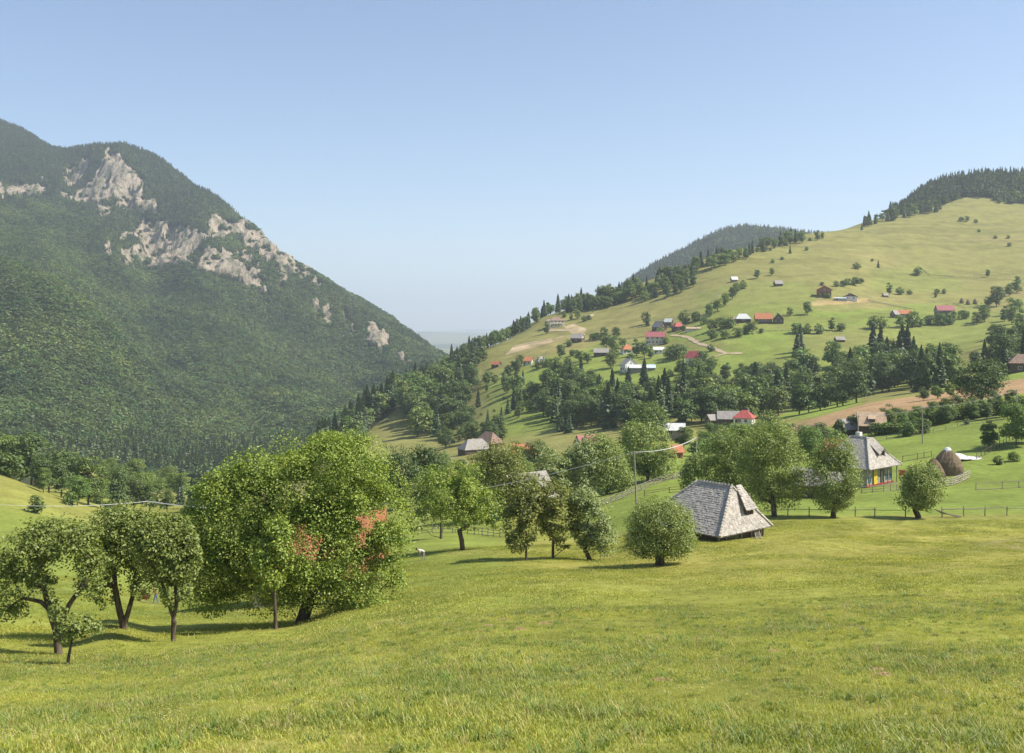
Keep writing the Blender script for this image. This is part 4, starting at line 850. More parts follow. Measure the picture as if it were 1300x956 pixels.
def house(name, px, py, L, W, hw, hr, yaw, roof='gable', rm='redroof', wm='white', label='', cat='house', d=None, ov=0.45, win=(2, 1), door=True, chim=True, lm=None, dmin=150, gmat=None, sink=0.0, frame='white', storeys=1, group=None):
    """L along the ridge (local x), W across; local -y long wall faces the camera when yaw = 0"""
    p = at(px, d) if d else ground(px, py, dmin); root = empty(name, (p.x, p.y, p.z-sink), R(yaw)); tag(root, label, cat, group)
    l, w_ = L/2, W/2; b = MB()
    b.box(-l, l, -w_, w_, -2.2, hw); b.build('wall', M[wm], root)
    if roof == 'gable':
        g = MB()
        for s in (-1, 1):
            g.add([(s*l, -w_, hw), (s*l, w_, hw), (s*l, 0, hw+hr), (s*(l-0.25), -w_, hw), (s*(l-0.25), w_, hw), (s*(l-0.25), 0, hw+hr)], [(0,1,2),(5,4,3),(0,2,5,3),(1,4,5,2),(0,3,4,1)])
        g.build('gable', M[gmat or wm], root)
    r = MB(); sl_ = hr/w_; e = -ov*sl_
    if roof == 'gable':
        for s in (-1, 1):
            r.prism([(-l-ov, s*(w_+ov), hw+e), (l+ov, s*(w_+ov), hw+e), (l+ov, 0, hw+hr+.02), (-l-ov, 0, hw+hr+.02)], (0, 0, 0.16))
    elif roof == 'mono':
        r.prism([(-l-ov, -(w_+ov), hw+.02), (l+ov, -(w_+ov), hw+.02), (l+ov, w_+ov, hw+hr), (-l-ov, w_+ov, hw+hr)], (0, 0, 0.14))
    else:
        rl = max(l-w_*0.8, 0.05); A = (-rl, 0, hw+hr); B = (rl, 0, hw+hr)
        c = [(-l-ov, -w_-ov, hw+e), (l+ov, -w_-ov, hw+e), (l+ov, w_+ov, hw+e), (-l-ov, w_+ov, hw+e)]
        up = [(x, y, z+.15) for x, y, z in c]; n0 = c+up+[A, B]
        r.add(n0, [(3,2,1,0),(0,1,5,4),(1,2,6,5),(2,3,7,6),(3,0,4,7),(4,5,9,8),(5,6,9),(6,7,8,9),(7,4,8)])
    ro = r.build('roof', M[rm], root)
    if chim:
        c = MB(); cx_ = l*0.35; c.box(cx_-.3, cx_+.3, 0.4, 1.0, hw+hr*0.45, hw+hr+0.7); c.box(cx_-.38, cx_+.38, 0.32, 1.08, hw+hr+0.7, hw+hr+0.8); c.build('chimney', M['stone'], ro)
    for fl in range(storeys):
        z0 = 0.95+fl*2.7
        for i in range(win[0]):
            x = -l+(i+0.5+(0.5 if door and fl == 0 else 0))*2*l/(win[0]+(1 if door and fl == 0 else 0))
            window(root, None, x, -w_, z0, 'x', min(1.3, L*0.14), 1.15, frame, nrm=-1)
        for i in range(win[1]):
            for s in (-1, 1): window(root, None, s*l, -w_+(i+0.5)*W/win[1], z0, 'y', 1.0, 1.1, frame, nrm=s)
    if roof == 'gable' and win[1] and hr > 2.2:
        for s in (-1, 1): window(root, None, s*l, 0, hw+0.3, 'y', 0.8, 0.9, frame, nrm=s)
    if door: doorp(root, -l+1.2, -w_, 0, 'x', 1.0, 2.0, 'wood', -1)
    if lm: LANDMARKS.append((px, py-4, lm))
    return root
def addbalcony(root, x0, x1, y, z, mat='wood'):
    b = MB(); b.box(x0, x1, y-1.1, y, z-.12, z)
    n_ = 8
    for i in range(n_+1):
        x = x0+(x1-x0)*i/n_; b.box(x-.04, x+.04, y-1.1, y-1.03, z, z+0.95)
    b.box(x0, x1, y-1.12, y-1.02, z+0.95, z+1.03); b.build('balcony', M[mat], root)
# village on the hillside
h = house('apartment_house', 706, 415, 13, 9, 5.6, 2.6, 12, 'hip', 'brownroof', 'cream', 'unfinished pale two-storey house with brown hipped roof beside the bare construction ground', win=(4, 2), storeys=2, lm='the unfinished pale house'); addbalcony(h, -4, 4, -4.5, 2.8, 'white')
wgb = MB(); wgb.box(-8.6, -6.51, -4.2, 3.5, -2, 4.8); wgb.prism([(-8.9, -4.6, 4.82), (-6.3, -4.6, 4.82), (-6.3, -4.6, 6.6)], (0, 8.4, 0)); wgb.build('side_wing', M['cream'], h)
house('hut', 733, 434, 9, 7, 3.0, 3.0, -25, 'gable', 'greyroof', 'wood', 'grey-roofed hut with white gable just below the bare construction ground', 'hut', win=(1, 1), lm='the grey-roofed hut', gmat='white')
house('shed', 763, 452, 10, 6, 2.6, 2.6, -3, 'gable', 'greyroof', 'wood', 'long low shed with pale grey roof and black open front between the hill gardens', 'shed', win=(0, 0), chim=False, lm='the pale grey shed')
house('house', 670, 463, 6.5, 5.5, 3.0, 2.6, -12, 'gable', 'orangeroof', 'white', 'little white house with a salmon roof next to the grey-roofed farm', lm='the little salmon-roofed house', win=(2, 1))
house('farm_building', 688, 463, 8, 6, 2.6, 3.2, 20, 'hip', 'greyroof', 'wood', 'farm building with grey hipped roof right of the little salmon-roofed house', 'barn', win=(1, 1), chim=False)
house('shed', 660, 466, 4, 3, 2.2, 1.6, 10, 'gable', 'whiteroof', 'white', 'tiny white shed left of the little salmon-roofed house', 'shed', win=(1, 0), chim=False)
house('hut', 630, 466, 6, 4.5, 2.2, 2.2, -30, 'gable', 'orangeroof', 'wood', 'solitary hut with faded orange roof at the edge of the wood left of the village', 'hut', win=(1, 1), chim=False, lm='the solitary orange hut')
house('house', 796, 448, 7.5, 7.5, 2.8, 3.2, 10, 'hip', 'orangeroof', 'white', 'square house with a pointed orange pyramid roof', win=(2, 2), lm='the orange pyramid-roofed house')
house('shed', 814, 445, 8, 4.5, 2.2, 1.6, -8, 'gable', 'greyroof', 'wood', 'low dark shed right of the orange pyramid-roofed house', 'shed', win=(1, 0), chim=False)
h = house('large_house', 832, 437, 13.5, 9, 5.4, 3.4, -12, 'gable', 'pinkroof', 'cream', 'largest village house, two storeys under a long wine-red sheet roof', win=(4, 2), storeys=2, lm='the large wine-red roofed house')
house('workshop', 836, 449, 6.8, 5, 2.6, 1.7, -4, 'gable', 'whiteroof', 'white', 'small building with whitish roof in front of the large wine-red roofed house', 'outbuilding', win=(2, 1), chim=False)
house('log_house', 837, 420, 9, 7, 3.2, 4.2, -60, 'gable', 'greyroof', 'wood', 'dark timber house with steep grey roof above the wine-red roofed house', win=(2, 1), lm='the dark timber house')
house('shed', 849, 413, 5.5, 4.5, 2.6, 2.4, -30, 'gable', 'whiteroof', 'wood', 'small shed with bright white roof behind the dark timber house', 'shed', win=(0, 0), chim=False)
house('house', 861, 419, 8, 6.5, 2.8, 2.9, 15, 'hip', 'redroof', 'wood', 'dark house with a bright red hipped roof at the end of the dirt road', win=(2, 1), lm='the red hipped house')
house('shed', 880, 420, 10, 3.5, 1.6, 0.9, -3, 'gable', 'tanroof', 'cream', 'long low tan-roofed pen right of the red hipped house', 'pen', win=(0, 0), chim=False, door=False)
house('house', 798, 471, 6.5, 8.5, 4.2, 3.6, -68, 'gable', 'greyroof', 'white', 'white gabled farmhouse joined to the long pale-roofed shed', win=(2, 2), lm='the white gabled farmhouse')
sh = house('long_shed', 814, 472, 17, 5.5, 2.5, 1.7, -3, 'gable', 'whiteroof', 'greywood', 'long shed with cream roof ending in sky-blue sheets', 'shed', win=(3, 0), chim=False)
bp = MB(); bp.prism([(4.6, -3.2, 2.45), (8.95, -3.2, 2.45), (8.95, 0, 4.4), (4.6, 0, 4.4)], (0, 0, 0.06)); bp.build('roof_sheet', M['blueroof'], sh)
h = house('house', 883, 463, 9.5, 8, 4.4, 3.8, -48, 'gable', 'redroof', 'white', 'white house with steep scarlet roof standing alone below the dirt road', win=(2, 2), lm='the scarlet-roofed house')
# scattered farms higher up
house('shed', 929, 408, 3.6, 3.2, 1.8, 1.3, 0, 'gable', 'tanroof', 'wood', 'tiny beige hay hut left of the white-roofed barn', 'hut', win=(0, 0), chim=False)
house('barn', 943, 409, 10.5, 6.5, 2.6, 3.4, -5, 'hip', 'whiteroof', 'wood', 'barn with a whitish roof, left of three farm buildings in a line', 'barn', win=(1, 0), chim=False, lm='the white-roofed barn')
h = house('house', 969, 410, 11.5, 7.5, 2.9, 3.8, -8, 'gable', 'orangeroof', 'wood', 'farmhouse with an orange tiled roof, middle of three farm buildings in a line', win=(4, 1), lm='the orange-tiled farmhouse')
house('log_house', 988, 410, 6.5, 7, 3.0, 3.6, 78, 'gable', 'brownroof', 'wood', 'dark gabled timber house, right of three farm buildings in a line', win=(1, 2), lm='the dark gabled house')
house('hut', 932, 358, 5.2, 4, 2.2, 2.2, 10, 'gable', 'whiteroof', 'greywood', 'lonely hay hut with pale roof on the upper meadow, left one of the two', 'hut', win=(0, 0), chim=False, lm='the lonely pale hut')
house('hut', 988, 363, 6.5, 4.5, 2.0, 2.6, 8, 'gable', 'greyroof', 'wood', 'lonely hay hut with grey roof on the upper meadow, right one of the two', 'hut', win=(0, 0), chim=False, lm='the lonely grey hut')
h = house('chalet', 1046, 376, 9, 10.5, 5.2, 2.8, 78, 'gable', 'orangeroof', 'redwood', 'red-brown timber chalet with balconies under a broad orange roof', ov=1.0, win=(2, 3), storeys=2, lm='the timber chalet'); 
bb_ = MB(); bb_.box(-5.7, -4.51, -4.2, 4.2, 2.6, 2.72); [bb_.box(-5.7, -5.62, -4.2+i*1.05, -4.12+i*1.05, 2.72, 3.6) for i in range(9)]; bb_.box(-5.72, -5.6, -4.2, 4.25, 3.6, 3.7); bb_.build('balcony', M['redwood'], h)
house('house', 1079, 381, 7, 9.5, 2.8, 2.4, 80, 'gable', 'brownroof', 'white', 'low white building with dark half-round gable right of the timber chalet', ov=0.9, win=(1, 2), gmat='wood', lm='the low white building')
house('shed', 1067, 382, 9, 3.5, 1.7, 0.7, 0, 'mono', 'blueroof', 'stone', 'bluish flat-roofed garage between the timber chalet and the low white building', 'garage', win=(0, 0), chim=False)
house('house', 1147, 403, 10, 6, 2.6, 2.6, -2, 'gable', 'orangeroof', 'wood', 'dark house under a long orange roof left of the rose-roofed house', win=(3, 1), lm='the long orange-roofed house')
house('shed', 1136, 403, 4.5, 4.5, 2.4, 2.8, 30, 'gable', 'greyroof', 'wood', 'dark shed with grey roof touching the long orange-roofed house', 'shed', win=(0, 1), chim=False)
h = house('house', 1199, 402, 12, 8.5, 4.6, 3.6, -4, 'gable', 'pinkroof', 'greywood', 'two-storey house with a rose-red roof among hedges on the right', win=(4, 1), storeys=2, lm='the rose-roofed house'); addbalcony(h, -4.5, 4.5, -4.25, 2.6)
house('hut', 1124, 377, 4, 3.2, 1.4, 1.3, 12, 'gable', 'greyroof', 'greywood', 'half-collapsed grey hut below a pair of bushes on the hillside', 'hut', win=(0, 0), chim=False, door=False)
house('hut', 1066, 434, 5.5, 4, 1.5, 1.7, 5, 'gable', 'greyroof', 'wood', 'small grey hay shelter alone on the lower slope', 'hut', win=(0, 0), chim=False)
# in the valley
house('hay_barn', 603, 565, 13.5, 8, 2.4, 4.0, 28, 'hip', 'greyroof', 'wood', 'hay barn with pale shingle roof in the valley, left one of a pair', 'barn', win=(1, 0), chim=False, d=455, lm='the shingled hay barns')
house('hay_barn', 621, 560, 12, 8, 2.6, 4.6, -50, 'hip', 'brownroof', 'wood', 'browner hay barn half behind its pale neighbour in the valley', 'barn', win=(0, 0), chim=False, d=475)
house('house', 665, 592, 8, 6, 2.6, 2.5, 0, 'gable', 'orangeroof', 'white', 'house almost hidden by trees, only its orange roof ridge showing', d=350, win=(2, 1), sink=-1.6)
house('house', 745, 580, 6, 5, 2.4, 2.4, 20, 'gable', 'pinkroof', 'white', 'house hidden behind the willow row, a corner of its rose roof showing', d=315, win=(2, 1), sink=-1.8)
house('house', 945, 548, 7.2, 6.6, 2.8, 2.7, -25, 'hip', 'redroof', 'white', 'house with a bright red hipped roof rising behind the willows in the valley', d=395, win=(2, 1), lm='the red roof behind the willows', sink=-1.0)
house('barn', 926, 548, 9, 6, 2.6, 2.6, -10, 'gable', 'greyroof', 'wood', 'grey barn directly left of the red hipped roof in the valley', 'barn', d=400, win=(0, 0), chim=False, sink=-1.0)
house('hut', 905, 548, 4.5, 4, 2.6, 1.8, 20, 'gable', 'greyroof', 'wood', 'small grey hut at the wood edge left of the grey valley barn', 'hut', d=400, win=(0, 1), chim=False, sink=-1.0)
house('long_shed', 851, 560, 9, 5, 2.4, 1.8, -6, 'gable', 'whiteroof', 'greywood', 'shed with a shining white metal roof behind the last willow of the row', 'shed', d=330, win=(1, 0), chim=False, sink=-1.4)
house('hut', 857, 588, 3.0, 2.8, 1.8, 1.3, 12, 'gable', 'orangeroof', 'redwood', 'little orange-red hut between the willow row and the barn trees', 'hut', d=245, win=(0, 0), chim=False)
hd = house('barn', 1106, 553, 6.4, 6, 1.9, 3.0, -14, 'gable', 'tanroof', 'wood', 'barn with a tan roof and a dark hatch behind the shingled farmhouse', 'barn', d=262, win=(1, 1), chim=False, lm='the tan-roofed barn')
hh_ = MB(); hh_.box(-.7, .7, -2.5, -1.2, 2.4, 3.3); hh_.build('hatch', M['wood'], hd); hh_ = MB(); hh_.prism([(-1.0, -2.8, 3.3), (1.0, -2.8, 3.3), (1.0, -.8, 4.1), (-1.0, -.8, 4.1)], (0, 0, .12)); hh_.build('hatch_roof', M['tanroof'], hd)
house('hut', 1076, 553, 5, 4.5, 2.0, 2.2, 15, 'gable', 'greyroof', 'wood', 'dark little hut left of the tan-roofed barn', 'hut', d=265, win=(0, 0), chim=False)
house('log_house', 1300, 474, 11, 8, 3.6, 3.2, -20, 'hip', 'brownroof', 'wood', 'dark timber house with brown roof cut by the right edge of the photo', d=385, win=(2, 1), sink=0.3, lm='the timber house at the right edge')
house('summer_house', 1072, 590, 6, 6, 2.4, 2.4, -30, 'gable', 'redroof', 'redwood', 'red-roofed outbuilding tucked behind the shingled farmhouse', 'outbuilding', d=190, win=(1, 1), chim=False, sink=-1.2)
house('shed', 1040, 628, 7, 5, 2.2, 1.8, -30, 'gable', 'greyroof', 'wood', 'dark shed in the shade between the two upright willows', 'shed', d=150, win=(0, 0), chim=False)
# red-roofed house behind the walnut
h = house('farmhouse', 408, 755, 10, 7, 2.6, 4.4, 4, 'gable', 'orangeroof', 'cream', 'farmhouse with salmon-red roof glimpsed through the leaves of the great walnut', d=84, win=(3, 1), lm='x')
LANDMARKS.pop()
h = house('farmhouse', 668, 655, 8, 7, 2.6, 4.0, 38, 'gable', 'greyroof', 'wood', 'brown-boarded hut with grey shingle roof hidden behind the plum trees', 'hut', d=172, win=(1, 1), gmat='redwood', chim=False)

# ---- the shingled barn in the meadow
def shingle_hip(name, origin, rdir_deg, L, W, rl_front, rl_back, hw, hr, label, cat, lmtxt, wallh, inset=0.75, seed=1):
    root = empty(name, origin, R(rdir_deg)); tag(root, label, cat); rg = random.Random(seed)
    l, w_ = L/2, W/2; xf, xb = l-rl_front, -l+rl_back
    E = {'fl': (l, -w_, hw), 'fr': (l, w_, hw), 'bl': (-l, -w_, hw), 'br': (-l, w_, hw)}; A = (xb, 0, hw+hr); B = (xf, 0, hw+hr)
    base = MB(); dz = 0.1
    lo = [(x, y, z-dz) for x, y, z in (E['bl'], E['fl'], E['fr'], E['br'])]; up = [E['bl'], E['fl'], E['fr'], E['br'], A, B]
    base.add(lo+up, [(3,2,1,0),(0,1,5,4),(1,2,6,5),(2,3,7,6),(3,0,4,7),(4,5,9,8),(5,6,9),(6,7,8,9),(7,4,8)])
    ro = base.build('roof', M['shinglebase'], root)
    sm = MB(); rows = int(W*0.62/0.22)
    shingled(sm, E['bl'], E['fl'], B, A, rows, 0.17, rg, .03, .035); shingled(sm, E['fr'], E['br'], A, B, rows, 0.17, rg, .03, .035)
    shingled(sm, E['fl'], E['fr'], B, B, rows, 0.17, rg, .03, .035); shingled(sm, E['br'], E['bl'], A, A, rows, 0.17, rg, .03, .035)
    sm.build('shingles', M['shingle'], ro)
    cp = MB()
    for p, q in ((A, B), (B, E['fl']), (B, E['fr']), (A, E['bl']), (A, E['br'])):
        p = Vector(p); q = Vector(q); n_ = max(2, int((q-p).length/0.35))
        for i in range(n_):
            a = p.lerp(q, i/n_)+Vector((0, 0, .05)); b = p.lerp(q, (i+1.15)/n_)+Vector((0, 0, .09)); cp.tube([a, b], [0.13, 0.16], 5)
    cp.build('ridge_caps', M['shingle'], ro)
    wl = MB(); wl.box(-l+inset, l-inset, -w_+inset, w_-inset, -1.6, hw-.02+0.0)
    wl.build('wall', M['wood'], root)
    return root, ro, l, w_, xf, rg
rb = math.degrees(math.atan2(-.766, .642))
C0 = at(0, 100); C0 = Vector((19.6, 101.2, 0)); C0.z = float(H(C0.x, C0.y)); zb = C0.z
EAVE = -20.2-zb
root, ro, l, w_, xf, rg = shingle_hip('shingled_barn', C0, rb, 10.3, 8.3, 1.8, 4.3, EAVE, 4.15, 'old barn with weathered grey shingle roof and a plank dormer, alone in the meadow', 'barn', '', 2)
LANDMARKS.append((925, 650, 'the shingled barn'))
# dormer on the hip end (local +x)
zr = EAVE+4.15; yo = 1.2; fx = l-0.6; dw = 0.72
fz0 = EAVE+0.3; fz1 = EAVE+2.1
dm = MB(); dm.box(fx-0.12, fx, yo-dw, yo+dw, fz0, fz1-0.1); dmo = dm.build('dormer', M['wood'], ro)
dm = MB(); dm.prism([(fx-.1, yo-dw, fz0-.1), (fx-.1, yo-dw, fz1), (xf+.75, yo-dw, zr-.75)], (0, .08, 0)); dm.prism([(fx-.1, yo+dw-.08, fz0-.1), (fx-.1, yo+dw-.08, fz1), (xf+.75, yo+dw-.08, zr-.75)], (0, .08, 0)); dm.build('dormer_cheek', M['greywood'], dmo)
dm = MB(); a, b, c, d_ = (fx+.35, yo-dw-.2, fz1-.12), (fx+.35, yo+dw+.2, fz1-.12), (xf+.05, yo+dw-.5, zr+.06), (xf+.05, yo-dw+.1, zr+.06)
dm.prism([a, b, c, d_], (0, 0, -.08)); shingled(dm, a, b, c, d_, 11, .24, rg, lift=.05); dm.build('dormer_roof', M['shingle'], dmo)
dm = MB()
for i in range(5): y = yo-dw+.15+i*.285; dm.box(fx, fx+.035, y-.11, y+.11, fz0+.05, fz1-.15)
dm.build('dormer_planks', M['wood'], dmo)
dm = MB(); dm.box(fx-.02, fx+.25, yo-dw-.1, yo+dw+.1, fz0-.14, fz0-.02); dm.build('dormer_sill', M['polewood'], dmo)
# wall details: dark doorway, posts, pale board, ladder
gz = -0.3
d1 = MB(); d1.box(l-.75, l-.70, -2.2, -.2, gz, EAVE-.2); d1.build('door', M['glass'], root)
d1 = MB()
for y in (-3.5, -2.4, 0.0, 1.6, 3.5): d1.box(l-.72, l-.56, y-.09, y+.09, -1.2, EAVE-.1)
d1.build('door_posts', M['greywood'], root)
d1 = MB(); d1.prism([(l-.5, -3.95, gz-.6), (l-.5, -2.95, gz-.6), (l-.45, -3.75, EAVE-.15)], (.06, 0, 0)); d1.build('leaning_board', M['greywood'], root)
lad = MB(); cr_, sr = math.cos(R(rb)), math.sin(R(rb))
def Lw(x, y, z): return Vector((C0.x+x*cr_-y*sr, C0.y+x*sr+y*cr_, C0.z+z))
g0 = Lw(l+1.3, 0.6, 0); g0.z = float(H(g0.x, g0.y)); g1 = Lw(l-.3, 2.4, EAVE-.25); g2 = Lw(l+1.0, 0.25, 0); g2.z = float(H(g2.x, g2.y)); g3 = Lw(l-.6, 2.05, EAVE-.3)
lad.tube([g0, g1], .045, 5); lad.tube([g2, g3], .045, 5)
for i in range(1, 8): lad.tube([g0.lerp(g1, i/8), g2.lerp(g3, i/8)], .03, 4)
tag(lad.build('ladder', M['polewood']), 'pale wooden ladder leaning against the end of the shingled barn', 'ladder')

# ---- the shingled farmhouse
rv = -50.0; cr2, sr2 = math.cos(R(rv)), math.sin(R(rv))
O2 = Vector((58.9-1.35*cr2, 165.3-1.35*sr2, 0)); O2.z = float(H(O2.x, O2.y)); EA2 = -23.3-O2.z
root2, ro2, l2, w2, xf2, rg2 = shingle_hip('shingled_farmhouse', O2, rv, 9.5, 10.0, 3.4, 3.2, EA2, 4.5, 'farmhouse with big shingle roof, blue windows and a yellow door above a red plinth', 'house', '', 2.4, 1.15, 5)
LANDMARKS.append((1110, 590, 'the shingled farmhouse'))
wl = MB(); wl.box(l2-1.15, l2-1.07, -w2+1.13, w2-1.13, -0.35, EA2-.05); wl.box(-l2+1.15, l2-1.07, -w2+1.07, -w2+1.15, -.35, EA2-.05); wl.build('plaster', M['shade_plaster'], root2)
wl = MB(); wl.box(l2-1.15, l2-.92, -w2+.95, w2-.95, -2.0, .75); wl.build('plinth', M['redpaint'], root2)
X = l2-1.07
for y in (-3.1, 2.2, 3.3): window(root2, None, X, y, 1.2, 'y', .7, .75, 'bluepaint', nrm=1)
dd_ = doorp(root2, X+.16, -1.6, 0.75, 'y', 1.1, EA2-1.1, 'yellow', 1); hb_ = MB(); hb_.box(X+.22, X+.26, -1.2, -1.14, 1.5, 1.65); hb_.build('handle', M['glass'], dd_)
st_ = MB(); st_.box(X+.02, X+.05, 0.1, 1.3, .8, EA2-.4); st_.build('dark_doorway', M['glass'], root2)
po = MB()
for y in (-4.2, -.5, 1.5, 4.3): po.box(X+.55, X+.68, y-.07, y+.07, -1.6, EA2-.12)
po.box(X+.56, X+.66, -4.2, 4.3, .55, .63); po.build('porch_posts', M['greywood'], root2)
sx = MB()
for i in range(4): sx.box(X+.2, X+.9+.3*i, -2.6+.0, 1.4, .25-.25*i-.25, .25-.25*i)
sx.build('steps', M['redpaint'], root2)
fz = EA2; zt = EA2+4.5; yo2 = .9; f2 = l2-1.25
dmo2 = MB(); dmo2.box(f2-.1, f2, yo2-1.0, yo2+1.0, fz+.55, fz+2.25); dmo2 = dmo2.build('dormer', M['wood'], ro2)
dm = MB(); dm.prism([(f2-.1, yo2-1, fz+.2), (f2-.1, yo2-1, fz+2.25), (xf2+.6, yo2-1, zt-.9)], (0, .08, 0)); dm.prism([(f2-.1, yo2+.92, fz+.2), (f2-.1, yo2+.92, fz+2.25), (xf2+.6, yo2+.92, zt-.9)], (0, .08, 0)); dm.build('dormer_cheek', M['wood'], dmo2)
dm = MB(); a, b, c, d_ = (f2+.45, yo2-1.35, fz+1.95), (f2+.45, yo2, fz+2.95), (xf2, yo2*.6, zt+.08), (xf2-.1, yo2-1.3, zt-.2)
dm.prism([a, b, c, d_], (0, 0, -.08)); shingled(dm, a, b, c, d_, 12, .24, rg2); a2, b2_ = (f2+.45, yo2+1.35, fz+1.95), (xf2-.1, yo2+1.3, zt-.2)
dm.prism([b, a2, b2_, c], (0, 0, -.08)); shingled(dm, b, a2, b2_, c, 12, .24, rg2); dm.build('dormer_roof', M['shingle'], dmo2)
gb = MB(); gb.prism([(f2-.05, yo2-1, fz+2.25), (f2-.05, yo2+1, fz+2.25), (f2-.05, yo2, fz+2.8)], (.06, 0, 0)); gb.build('dormer_gable', M['wood'], dmo2)
ch = MB(); ch.box(-.9, -.1, .3, 1.1, zt-1.6, zt+.75); ch.build('chimney', M['white'], ro2)
rp = MB(); rp.box(-.55, .55, -.05, .05, 0.3, 1.2); rp.box(-.5, -.42, -.04, .04, -.3, .3); rp.box(.42, .5, -.04, .04, -.3, .3)
tag(rp.build('notice_board', M['redpaint'], loc=at(1145, 172)), 'red board on two posts just right of the shingled farmhouse', 'board')

# ---- haystacks
def haystack(px, d, r, h_, seed, label, cap=False):
    p = at(px, d); root = empty('haystack', p); tag(root, label, 'haystack', 'haystacks by the farmhouse'); rg = random.Random(seed)
    prof = [(r*.93, -.4), (r*.97, .1), (r*1.03, h_*.18), (r*1.0, h_*.34), (r*.9, h_*.5), (r*.72, h_*.66), (r*.5, h_*.8), (r*.27, h_*.92), (.08, h_)]
    n_ = 40; jt = [[1+rg.uniform(-.05, .05) for _ in range(n_)] for _ in range(9)]
    hm_ = MB(); V = []
    for i, (rr, z) in enumerate(prof):
        for k in range(n_):
            an = 2*math.pi*k/n_; q = rr*jt[i][k]*(1+.04*math.sin(3*an+seed)); V.append((q*math.cos(an), q*math.sin(an), z+rg.uniform(-.06, .06)))
    F_ = [(i*n_+k, i*n_+(k+1) % n_, (i+1)*n_+(k+1) % n_, (i+1)*n_+k) for i in range(8) for k in range(n_)]+[tuple(range(8*n_, 9*n_))]
    hm_.add(V, F_); ho_ = hm_.build('hay', M['hay'], root)
    # loose stalks hanging down the outside
    rng = np.random.default_rng(seed); k = 2600; t = rng.random(k); an = rng.uniform(0, 6.28, k)
    rz_ = np.interp(t*h_, [q[1] for q in prof], [q[0] for q in prof]); P = np.stack([rz_*np.cos(an)*1.01, rz_*np.sin(an)*1.01, t*h_], 1); dn = np.stack([np.cos(an)*.35, np.sin(an)*.35, -np.ones(k)], 1)*rng.uniform(.12, .4, k)[:, None]+rng.normal(0, .05, (k, 3)); sd = np.stack([-np.sin(an), np.cos(an), 0*an], 1)*.016
    V = np.stack([P-sd, P+sd, P+dn+sd*.3+.02*np.stack([np.cos(an), np.sin(an), 0*an], 1), P+dn-sd*.3], 1).reshape(-1, 3)
    link('loose_stalks', npmesh('loose_stalks', V, np.arange(4*k).reshape(k, 4), [M['hay']]), root)
    pl = MB(); pl.tube([(0, 0, h_*.85), (.05, 0, h_+.75)], .05, 5); pl.build('pole', M['polewood'], root)
    if cap:
        c = MB(); c.lathe([(r*.36, h_*.86), (r*.30, h_*.93), (r*.16, h_*1.0), (.06, h_*1.03)], 14, jit=lambda a, z: 1+rg.uniform(-.12, .12)); c.build('plastic_cap', M['whiteroof'], root)
haystack(1185, 163, 1.75, 3.9, 3, 'left haystack of the fenced pair by the farmhouse, bare pole on top')
haystack(1203, 171, 2.35, 4.6, 4, 'bigger haystack with a white plastic cap, right of the fenced pair', True)
HS = 'small haystacks on the far hillside'
for px, py in ((1221, 385), (1229, 387), (1238, 386)):
    p = ground(px, py, 500); b = MB(); b.lathe([(1.7, -.3), (1.8, .8), (1.5, 2.2), (.8, 3.6), (.1, 4.5)], 12)
    tag(b.build('haystack', M['hay'], loc=p), 'small brown haystack beside the upper field hedge, %s of three' % {1221: 'left', 1229: 'middle', 1238: 'right'}[px], 'haystack', HS)
# pale sheet weighted with stones beside the stacks
tp = MB(); pr = at(1228, 187)
rg = random.Random(8); nx, ny = 14, 6; vs_ = []
for j in range(ny):
    for i in range(nx):
        x = (i/(nx-1)-.5)*7.5; y = (j/(ny-1)-.5)*3.0; zz = .9*math.exp(-((x+2.2)/1.6)**2)*math.exp(-(y/1.2)**2)+.55*math.exp(-(x/3.2)**2)*math.exp(-(y/1.3)**2)+rg.uniform(0, .1)+.05
        vs_.append((x, y, zz))
tp.add(vs_, [(j*nx+i, j*nx+i+1, (j+1)*nx+i+1, (j+1)*nx+i) for j in range(ny-1) for i in range(nx-1)])
tr_ = empty('covered_pile', pr, R(8)); tag(tr_, 'low pile under a pale tarpaulin weighted with stones right of the haystacks', 'tarpaulin'); tp.build('tarpaulin', M['whiteroof'], tr_)
for i in range(5):
    s_ = MB(); s_.lathe([(.2, 0), (.26, .12), (.15, .26), (.03, .3)], 7, jit=lambda a, z: rg.uniform(.8, 1.2)); s_.build('stone', M['stone'], tr_, loc=(-1.4+i*1.05, rg.uniform(-.5, .4), .55-.05*i))
# dirt roads
def road(px_pts, wd, name='dirt_path', dmin=300, mat='dirt', lift=0.28):
    pts = [ground(x, y, dmin) for x, y in px_pts]; dense = []
    for a, b in zip(pts[:-1], pts[1:]):
        k = max(2, int((b-a).length/3)); dense += [a.lerp(b, i/k) for i in range(k)]
    dense.append(pts[-1]); V = []; Fq = []
    for i, p in enumerate(dense):
        t = (dense[min(i+1, len(dense)-1)]-dense[max(i-1, 0)]); t.z = 0; t.normalize(); nn = Vector((-t.y, t.x, 0)); w_ = wd*(1+.25*math.sin(i*1.3))
        for s in (-1, 0, 1):
            q = p+nn*s*w_/2; V.append((q.x, q.y, float(H(q.x, q.y))+lift))
    for i in range(len(dense)-1):
        for s in (0, 1): Fq.append((i*3+s, i*3+s+1, (i+1)*3+s+1, (i+1)*3+s))
    b = MB(); b.add(V, Fq); tag(b.build(name, M[mat]), kind='structure')
road([(852,426),(866,427),(874,429),(888,437),(902,441),(915,447),(922,449),(942,449)], 3.2)
road([(922,449),(905,454),(890,459)], 2.2)
road([(735,419),(722,420),(700,420)], 4.5)
road([(716,427),(706,431),(690,433),(668,437),(652,441)], 3.0)
